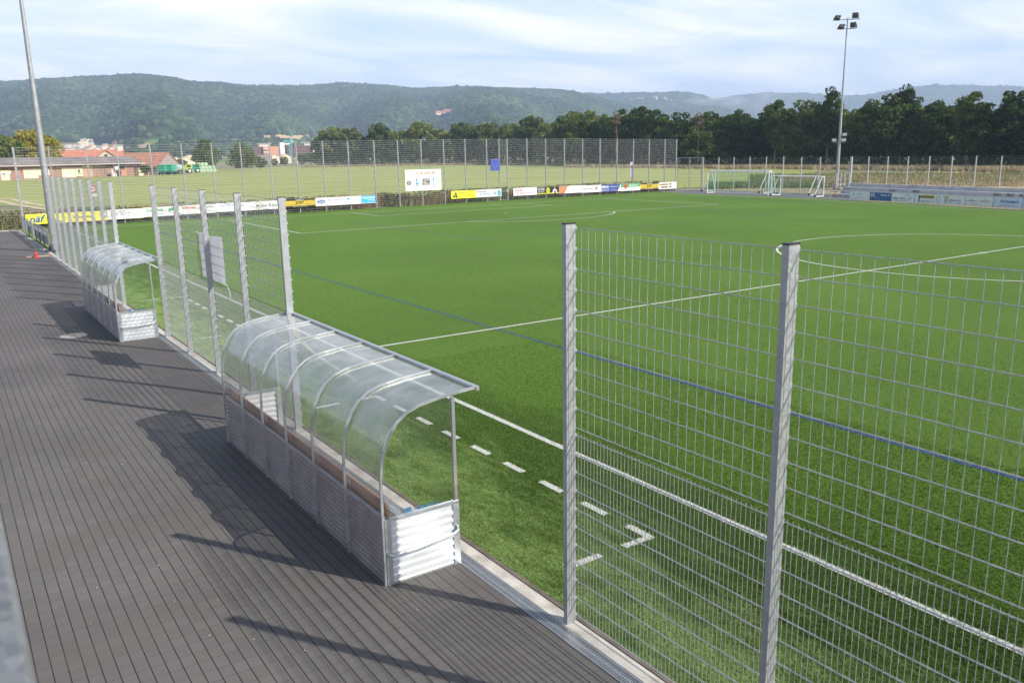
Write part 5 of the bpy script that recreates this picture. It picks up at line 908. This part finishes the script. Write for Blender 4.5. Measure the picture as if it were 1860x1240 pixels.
def bthing(nm, u0, u1, y0, y1, z0, z1, m, label, cat):
    a, b = bu(azp(u0)), bu(azp(u1)); e = empty(nm, ba.matrix_world.to_translation(), 0, label, cat); e.location = ba.location; e.rotation_euler = ba.rotation_euler
    return e, a, b
e, a, b = bthing('workbench', 193, 215, 0, 0, 0, 0, None, 'brown wooden shelter frame with a white tank standing before the barn', 'shelter')
q = MB(); q.box(a, b, -4.2, -3.2, 2.0, 2.25); q.build('shelf', pm((.45, .16, .10)), e); q = MB(); q.box(a+.5*(b-a), b, -4.2, -4.0, .1, 2.0); q.build('back_board', pm((.42, .22, .13)), e)
q = MB(); q.box(a, a+.25, -4.2, -4.0, 0, 2.0); q.box(b-.25, b, -4.2, -4.0, 0, 2.0); q.build('leg', pm((.42, .2, .14)), e); q = MB(); q.rod((a+1.0, -3.7, 2.25), (a+1.0, -3.7, 3.3), .7, 14); q.build('tank', pm((.7, .72, .74)), e)
e, a, b = bthing('container', 189, 196, 0, 0, 0, 0, None, 'small white container left of the brown frame at the barn', 'container'); q = MB(); q.box(a, b, -4, -3, .1, 1.1); q.box(a+.1, a+.6, -3.6, -3.2, 1.1, 2.4); q.build('body', WHITE, e); q = MB(); q.box(a-.05, b+.05, -4.05, -2.95, 1.1, 1.16); q.build('lid', LG and pm(LG), e)
e, a, b = bthing('wooden_crate', 253, 259, 0, 0, 0, 0, None, 'small light brown kennel-like crate at the right end of the barn', 'crate'); q = MB(); q.box(a, b, -3, -2, 0, 1.1); q.build('body', pm((.45, .26, .15)), e); q = MB(); q.box(a+.3, a+.9, -3.02, -2.99, .1, .8); q.build('opening', DARK, e)
e, a, b = bthing('small_hut', 245, 256, 0, 0, 0, 0, None, 'small cream hut with a green notice at the right end of the barn', 'hut'); q = MB(); q.box(a, b, -1.9, -.2, 0, 2.6); q.build('wall', CREAM, e); q = MB(); q.box(a-.2, b+.2, -2.1, 0, 2.6, 2.75); q.build('roof', ETER, e); q = MB(); q.box(a+.9, a+1.8, -1.93, -1.9, 1.6, 2.2); q.build('notice', pm((.1, .4, .2)), e)
# houses behind the barn
def house(az, d, w_, d_, h, rh, wall, roof, label, ridge='x', rz=0, name='farmhouse', z=0, cat='house', group=None):
    x, y = pol(az, d); e = empty(name, (x, y, z), -R(az)+rz, label, cat, group); return e, gable(e, w_, d_, h, rh, wall, roof, ridge=ridge)
e, (wo, ro) = house(7.6, 352, 30, 12, 5.6, 3.4, CREAM, TILE, 'farmhouse with a bright orange tiled roof just behind the barn', rz=R(-12))
w2, r2 = gable(e, 11, 4.5, 4.8, 4.2, CREAM, TILE, ridge='y', px=11, py=-7.5, names=('gable_wing', 'gable_roof')); q = MB(); q.box(10.4, 11.4, -9.83, -9.75, 6.2, 7.4); q.build('window', DARK, w2); q = MB(); q.box(13.5, 15.0, -1, 1, 8, 10.6); q.build('chimney', PALE, ro); q = MB(); q.box(13.3, 15.2, -1.2, 1.2, 10.6, 11); q.build('chimney_cap', pm((.30, .42, .36)), ro)
e, (wo, ro) = house(11.2, 345, 19, 16, 2.8, 4.9, GREYPL, TILEB, 'barn with a brown red tiled roof and a grey plank gable', ridge='x', rz=R(-32), name='barn', cat='barn')
q = MB(); q.box(9.45, 9.6, -7.6, 7.6, .2, 1.9); q.build('dark_opening', DARK, wo)
for i, (az, d, s) in enumerate(((12.55, 840, 1.0), (12.95, 850, 1.0), (13.45, 800, 1.0), (13.75, 840, 1.25), (17.8, 930, .85), (18.85, 930, 1.2), (19.55, 935, 1.25), (21.55, 940, 1.2), (21.85, 930, 1.2), (20.4, 950, .9), (18.5, 900, .8))):
    e, (wo, ro) = house(az, d, 9*s, 8*s, 5*s, 2.6*s, CREAM, pm((.62, .50, .32) if i < 4 else (.66, .54, .36)), 'cream gabled village house, '+ordw(i)+' counted from behind the barn to the tree line', ridge='y', rz=R(18), name='village_house', group='cream village houses')
    q = MB(); q.box(-1.5*s, -.4*s, -4.06*s, -4*s, 3.0*s, 4.4*s); q.box(.6*s, 1.7*s, -4.06*s, -4*s, 3.0*s, 4.4*s); q.build('window', DARK, wo)
e, _ = house(18.3, 900, 13, 10, 5.5, 3, GREYPL, pm((.20, .17, .16)), 'grey barn-like house with a dark roof between the cream houses', rz=R(10), name='village_house')
BRICK = mk('dark_red_brick', (.16, .07, .07), .85, col2=(.12, .06, .06), scale=.3); BRICKO = mk('salmon_render', (.62, .28, .18), .8)
def flats(az, d, wl, wr, h, wall1, wall2, label, bal=True):
    x, y = pol(az, d); e = empty('apartment_building', (x, y, 0), -R(az)+R(8), label, 'apartment building')
    q = MB(); q.box(-wl, 0, 0, 18, 0, h); q.build('wall', wall1, e); q = MB(); q.box(0.05, wr, -2, 16, 0, h+.5); q.build('wing', wall2, e); q = MB(); q.box(-wl*.3, wr*.5, 3, 12, h+.52, h+3.2); q.build('roof_storey', PALE, e); q = MB(); q.box(-wl*.45, wr*.6, 2, 13, h+3.2, h+3.7); q.build('roof_slab', pm((.55, .55, .55)), e)
    nf = int(h/3.2)
    for f in range(nf):
        q = MB(); zz = 1.2+f*h/nf
        k = int(wl/4)
        for i in range(k): q.box(-wl+1.5+i*wl/k, -wl+3.3+i*wl/k, -.05, 0, zz, zz+1.5)
        q.build('window', DARK, e)
        if bal: q = MB(); q.box(.2, wr*.3, -3.6, -2, zz-.6, zz+.5); q.build('balcony', PALE, e)
flats(18.25, 1000, 12, 17, 18.0, BRICK, BRICKO, 'tall flats with a dark brick wing and a salmon wing, left of the turquoise crane')
flats(21.35, 1000, 28, 12, 18.5, BRICK, BRICKO, 'tall dark brick flats right of the turquoise crane')
x, y = pol(19.42, 960); e = empty('tower', (x, y, 0), 0, 'slim white tower between the two blocks of flats', 'tower'); q = MB(); q.box(-2.3, 2.3, -2.3, 2.3, 0, 21.5); q.build('shaft', pm((.85, .85, .83)), e); q = MB(); q.box(2.4, 9, -1.5, 1.5, 19.5, 21); q.build('sign_arm', pm((.75, .78, .75)), e)
def crane(az, d, h, jib, back, c, label, up_=0.):
    x, y = pol(az, d); e = empty('tower_crane', (x, y, 0), -R(az), label, 'crane'); q = MB(); s = 1.0
    for sx in (-1, 1):
        for sy in (-1, 1): q.rod((sx*s, sy*s, 0), (sx*s, sy*s, h), .22)
    n = int(h/3)
    for i in range(n): q.rod((-s, -s, i*h/n), (s, -s, (i+1)*h/n), .14); q.rod((s, -s, i*h/n), (-s, -s, (i+1)*h/n), .14)
    q.build('mast', c, e); q = MB()
    for dz in (0, 1.4): q.rod((-jib, 0, h+dz*.4+up_), (back, 0, h+dz), .28)
    q.build('jib', c, e); q = MB(); q.rod((0, 0, h), (back*.9, 0, h+7), .35); q.rod((back*.9, 0, h+7), (0, 0, h+1), .12); q.build('cat_head', c, e); q = MB(); q.box(back-2.5, back, -.8, .8, h-1.5, h+.8); q.build('counterweight', pm((.4, .4, .4)), e)
crane(9.62, 1200, 25, 12, 2, pm((.75, .30, .10)), 'orange tower crane rising behind the farm roofs'); crane(19.98, 780, 19.5, 6, 3, pm((.10, .55, .52)), 'turquoise tower crane between the two blocks of flats')
# pale houses on the hill foot
VM = [(6.72, .74), (6.9, .70), (7.08, .64), (7.26, .86), (7.1, .78), (7.5, .9), (7.75, 1.0), (7.88, 1.18), (8.05, 1.16), (8.2, 1.15), (8.47, 1.17), (8.6, 1.18), (8.15, .95), (8.35, .93), (8.0, 1.02), (7.35, .66), (7.6, .62), (8.71, .65), (8.85, .7), (9.05, .74), (9.3, .66), (9.27, .5), (12.79, .99), (12.9, .79), (12.85, .9), (6.6, .62), (7.7, .8), (8.9, .55), (9.6, 1.02), (9.75, 1.0)]
VM += [(6.5+.118*k, .56+.33*((k*37) % 17)/17) for k in range(28)]
for i, (az, el) in enumerate(sorted(VM)):
    r, h = onhill(az, el); x, y = pol(az, r); s = r/2500; e = empty('hill_house', (x, y, h-1), -R(az)+random.uniform(-.4, .4), 'pale house on the lower hillside, '+ordw(i)+' from the left of the hillside houses', 'house', 'pale houses on the lower hillside')
    gable(e, 13*s*random.uniform(.7, 1.3), 10*s, 7*s, 3*s, random.choice([PALE, CREAM, PALE]), random.choice([TILEB, pm((.35, .30, .28)), pm((.22, .2, .2)), pm((.5, .45, .42))]), ridge=random.choice('xy'))
r, h = onhill(18.3, 1.5); x, y = pol(18.3, r); e = empty('chapel', (x, y, h), 0, 'small white chapel with a red spire on the tan slope', 'chapel'); gable(e, 9, 8, 6, 5, PALE, TILE); q = MB(); q.rod((-4, 0, 0), (-4, 0, 9), 2., 4); q.rod((-4, 0, 9), (-4, 0, 14), 2.2, 4, r2=.1); q.build('spire', TILE, e)
for az, el, wd, lb in ((29.7, 2.42, 24, 'left'), (30.3, 2.52, 30, 'right')):
    r, h = onhill(az, el, r0=2300); x, y = pol(az, r-20); e = empty('farmhouse', (x, y, h+8), -R(az)+(.3 if lb == 'left' else -.25), lb+' one of the two red roofed farmhouses on the wooded hillside', 'house'); gable(e, wd, 14, 6, 6, PALE, TILE)
# ------------------------------------------------------------------ farm yard: trailers, sprayer, bales
TEAL = pm((.02, .32, .20), .4)
def trailer(az, d, label, c, body='tank'):
    x, y = pol(az, d); e = empty('farm_trailer', (x, y, 0), -R(az)+1.25, label, 'trailer', None)
    q = MB()
    if body == 'tank': q.add([(-2.4, -1.1, 1.2), (2.4, -1.1, 1.2), (2.8, -1.2, 3.4), (-2.8, -1.2, 3.4), (-2.4, 1.1, 1.2), (2.4, 1.1, 1.2), (2.8, 1.2, 3.4), (-2.8, 1.2, 3.4)], [(0,1,2,3),(5,4,7,6),(1,5,6,2),(4,0,3,7),(4,5,1,0)]); q.box(-2.9, 2.9, -1.25, 1.25, 3.3, 3.5)
    else: q.rod((-3, 0, 2.2), (3, 0, 2.2), 1.2, 16)
    q.build('body', c, e); q = MB(); q.box(-2.8, 3.6, -.6, .6, .8, 1.15); q.build('chassis', DARK, e)
    for xx in (-1.6, 1.5):
        for yy in (-1.15, .85): q = MB(); q.rod((xx, yy, .62), (xx, yy+.3, .62), .62, 14); wl_ = q.build('wheel', DARK, e); q = MB(); q.rod((xx, yy-.02, .62), (xx, yy+.32, .62), .28, 10); q.build('rim', TEAL, wl_)
trailer(12.20, 322, 'green open-topped farm trailer, left one of the pair beside the grey gabled barn', TEAL); trailer(12.62, 324, 'green open-topped farm trailer, right one of the pair', TEAL); trailer(13.03, 328, 'grey tank trailer to the right of the green trailers', pm((.32, .42, .38), .4), 'cyl')
def tractor(az, d, label, c):
    x, y = pol(az, d); e = empty('farm_machine', (x, y, 0), -R(az)+.2, label, 'farm machine'); q = MB(); q.box(-2.6, .4, -.8, .8, 1.3, 2.3); q.box(.2, 2.6, -1.1, 1.1, 1.2, 3.4); q.add([(-2.6, -.8, 2.3), (.2, -.8, 2.3), (.2, -.8, 2.9), (-2.6, .8, 2.3), (.2, .8, 2.3), (.2, .8, 2.9)], [(0, 1, 2), (3, 5, 4), (0, 2, 5, 3)]); q.build('body', c, e); q = MB(); q.box(.6, 2.2, -1.13, 1.13, 2.2, 3.2); q.build('cab_window', DARK, e)
    for xx, rr in ((-1.8, .7), (1.6, .95)):
        for yy in (-1.35, .95): q = MB(); q.rod((xx, yy, rr), (xx, yy+.4, rr), rr, 16); wl_ = q.build('wheel', DARK, e); q = MB(); q.rod((xx, yy-.02, rr), (xx, yy+.42, rr), rr*.5, 12); q.build('rim', WHITE, wl_)
tractor(13.42, 347, 'lime green tractor-like machine between the tank trailer and the bales', pm((.38, .52, .05), .5)); tractor(13.90, 352, 'dark green farm machine with white rims beside the bales', TEAL)
BALE = mk('bale_wrap', (.42, .56, .36), .4, col2=(.36, .50, .32), scale=2); n_ = 0
for row, (a0, cnt, z) in enumerate(((13.98, 7, .75), (14.1, 6, 2.0), (14.3, 3, 3.25))):
    for k in range(cnt):
        for dep in (0, 1):
            if dep and row: continue
            az = a0+k*.205; x, y = pol(az, 362+dep*1.6); e = MB(); e.rod((0, -.75, 0), (0, -.65, 0), .62, 14, r2=.7); e.rod((0, -.65, 0), (0, .65, 0), .7, 14); e.rod((0, .65, 0), (0, .75, 0), .7, 14, r2=.62); o = e.build('wrapped_bale', BALE) if n_ == 0 else mobj('wrapped_bale', BME)
            if n_ == 0: BME = o.data
            o.location = (x, y, z); o.rotation_euler = (0, 0, -R(az)+.05*(k % 3)); n_ += 1
            tag(o, 'pale green wrapped bale, '+ordw(k)+' from the left in the '+('bottom front' if row == 0 and not dep else 'bottom rear' if dep else 'middle' if row == 1 else 'top')+' row of the stack', 'bale', 'stacked wrapped silage bales')
# mist over the far ridge
def mist(az, el, r, sx, sy, sz, dens, label, tilt=0.):
    x, y = pol(az, r); m = bpy.data.materials.new('mist'); m.use_nodes = True; t = m.node_tree; t.nodes.clear(); N = t.nodes.new; L = t.links.new; out = N('ShaderNodeOutputMaterial'); pv = N('ShaderNodeVolumePrincipled'); pv.inputs['Color'].default_value = (.95, .96, .98, 1)
    tc = N('ShaderNodeTexCoord'); n = N('ShaderNodeTexNoise'); n.inputs['Scale'].default_value = 1.7; n.inputs['Detail'].default_value = 4; L(tc.outputs['Object'], n.inputs[0]); ln_ = N('ShaderNodeVectorMath'); ln_.operation = 'LENGTH'; L(tc.outputs['Object'], ln_.inputs[0])
    a = N('ShaderNodeMapRange'); a.inputs[1].default_value = 1; a.inputs[2].default_value = .2; L(ln_.outputs['Value'], a.inputs[0]); b = N('ShaderNodeMapRange'); b.inputs[1].default_value = .42; b.inputs[2].default_value = .68; b.inputs[4].default_value = dens; L(n.outputs[0], b.inputs[0]); c = N('ShaderNodeMath'); c.operation = 'MULTIPLY'; L(a.outputs[0], c.inputs[0]); L(b.outputs[0], c.inputs[1]); L(c.outputs[0], pv.inputs['Density']); L(pv.outputs[0], out.inputs['Volume'])
    q = MB(); n1, n2 = 12, 8; vs = [(math.cos(2*math.pi*i/n1)*math.sin(math.pi*(j+.5)/n2), math.sin(2*math.pi*i/n1)*math.sin(math.pi*(j+.5)/n2), math.cos(math.pi*(j+.5)/n2)) for j in range(n2) for i in range(n1)]
    q.add(vs, [(j*n1+i, (j+1)*n1+i, (j+1)*n1+(i+1) % n1, j*n1+(i+1) % n1) for j in range(n2-1) for i in range(n1)]+[tuple(range(n1)), tuple(range(n2*n1-1, (n2-1)*n1-1, -1))])
    o = q.build('mist', m); o.scale = (sx, sy, sz); o.location = (x, y, 4.86+r*math.tan(R(el))); o.rotation_euler = (0, tilt, -R(az)); tag(o, label, 'mist', kind='stuff')
mist(47.5, 3.2, 4900, 190, 120, 40, .012, 'wisp of low white mist where the two right ridges meet'); mist(49.0, 2.95, 5000, 110, 100, 45, .011, 'small patch of mist just above the dark wood'); mist(50.7, 3.1, 5000, 130, 100, 90, .009, 'slanting wisp of mist rising before the far ridge', R(-25)); mist(37.3, 3.55, 3500, 45, 40, 28, .006, 'tiny puff of mist on the middle hillside')
# ------------------------------------------------------------------ haze
hz = MB(); hz.box(-2600, 9200, -700, 8300, -2, 505); ho = hz.build('haze', None)
hm = bpy.data.materials.new('haze'); hm.use_nodes = True; t = hm.node_tree; t.nodes.clear(); pv = t.nodes.new('ShaderNodeVolumePrincipled'); pv.inputs['Color'].default_value = (.60, .75, 1, 1); pv.inputs['Density'].default_value = 1.65e-4; pv.inputs['Anisotropy'].default_value = 0
ou = t.nodes.new('ShaderNodeOutputMaterial'); t.links.new(pv.outputs[0], ou.inputs['Volume']); ho.data.materials.clear(); ho.data.materials.append(hm); tag(ho, 'pale blue haze over the valley', 'haze', kind='stuff')
# sponsor sticker on the inner end of the near dugout
for D in (D1, D2):
    e = empty('x', (0, 0, 0)); bpy.data.objects.remove(e)
    ep = [c for c in bpy.data.objects if c.parent == D and c.name.startswith('end_pane') and not c.name.startswith('end_panel')][0]
    marks(ep, [('T', (.04, .30, .62), 'allsport', .40, .815, .74, .875), ('R', (.04, .30, .62), .28, .82, .36, .88)], .012)
S.cycles.max_bounces = 8; S.cycles.transparent_max_bounces = 24; S.cycles.volume_bounces = 0
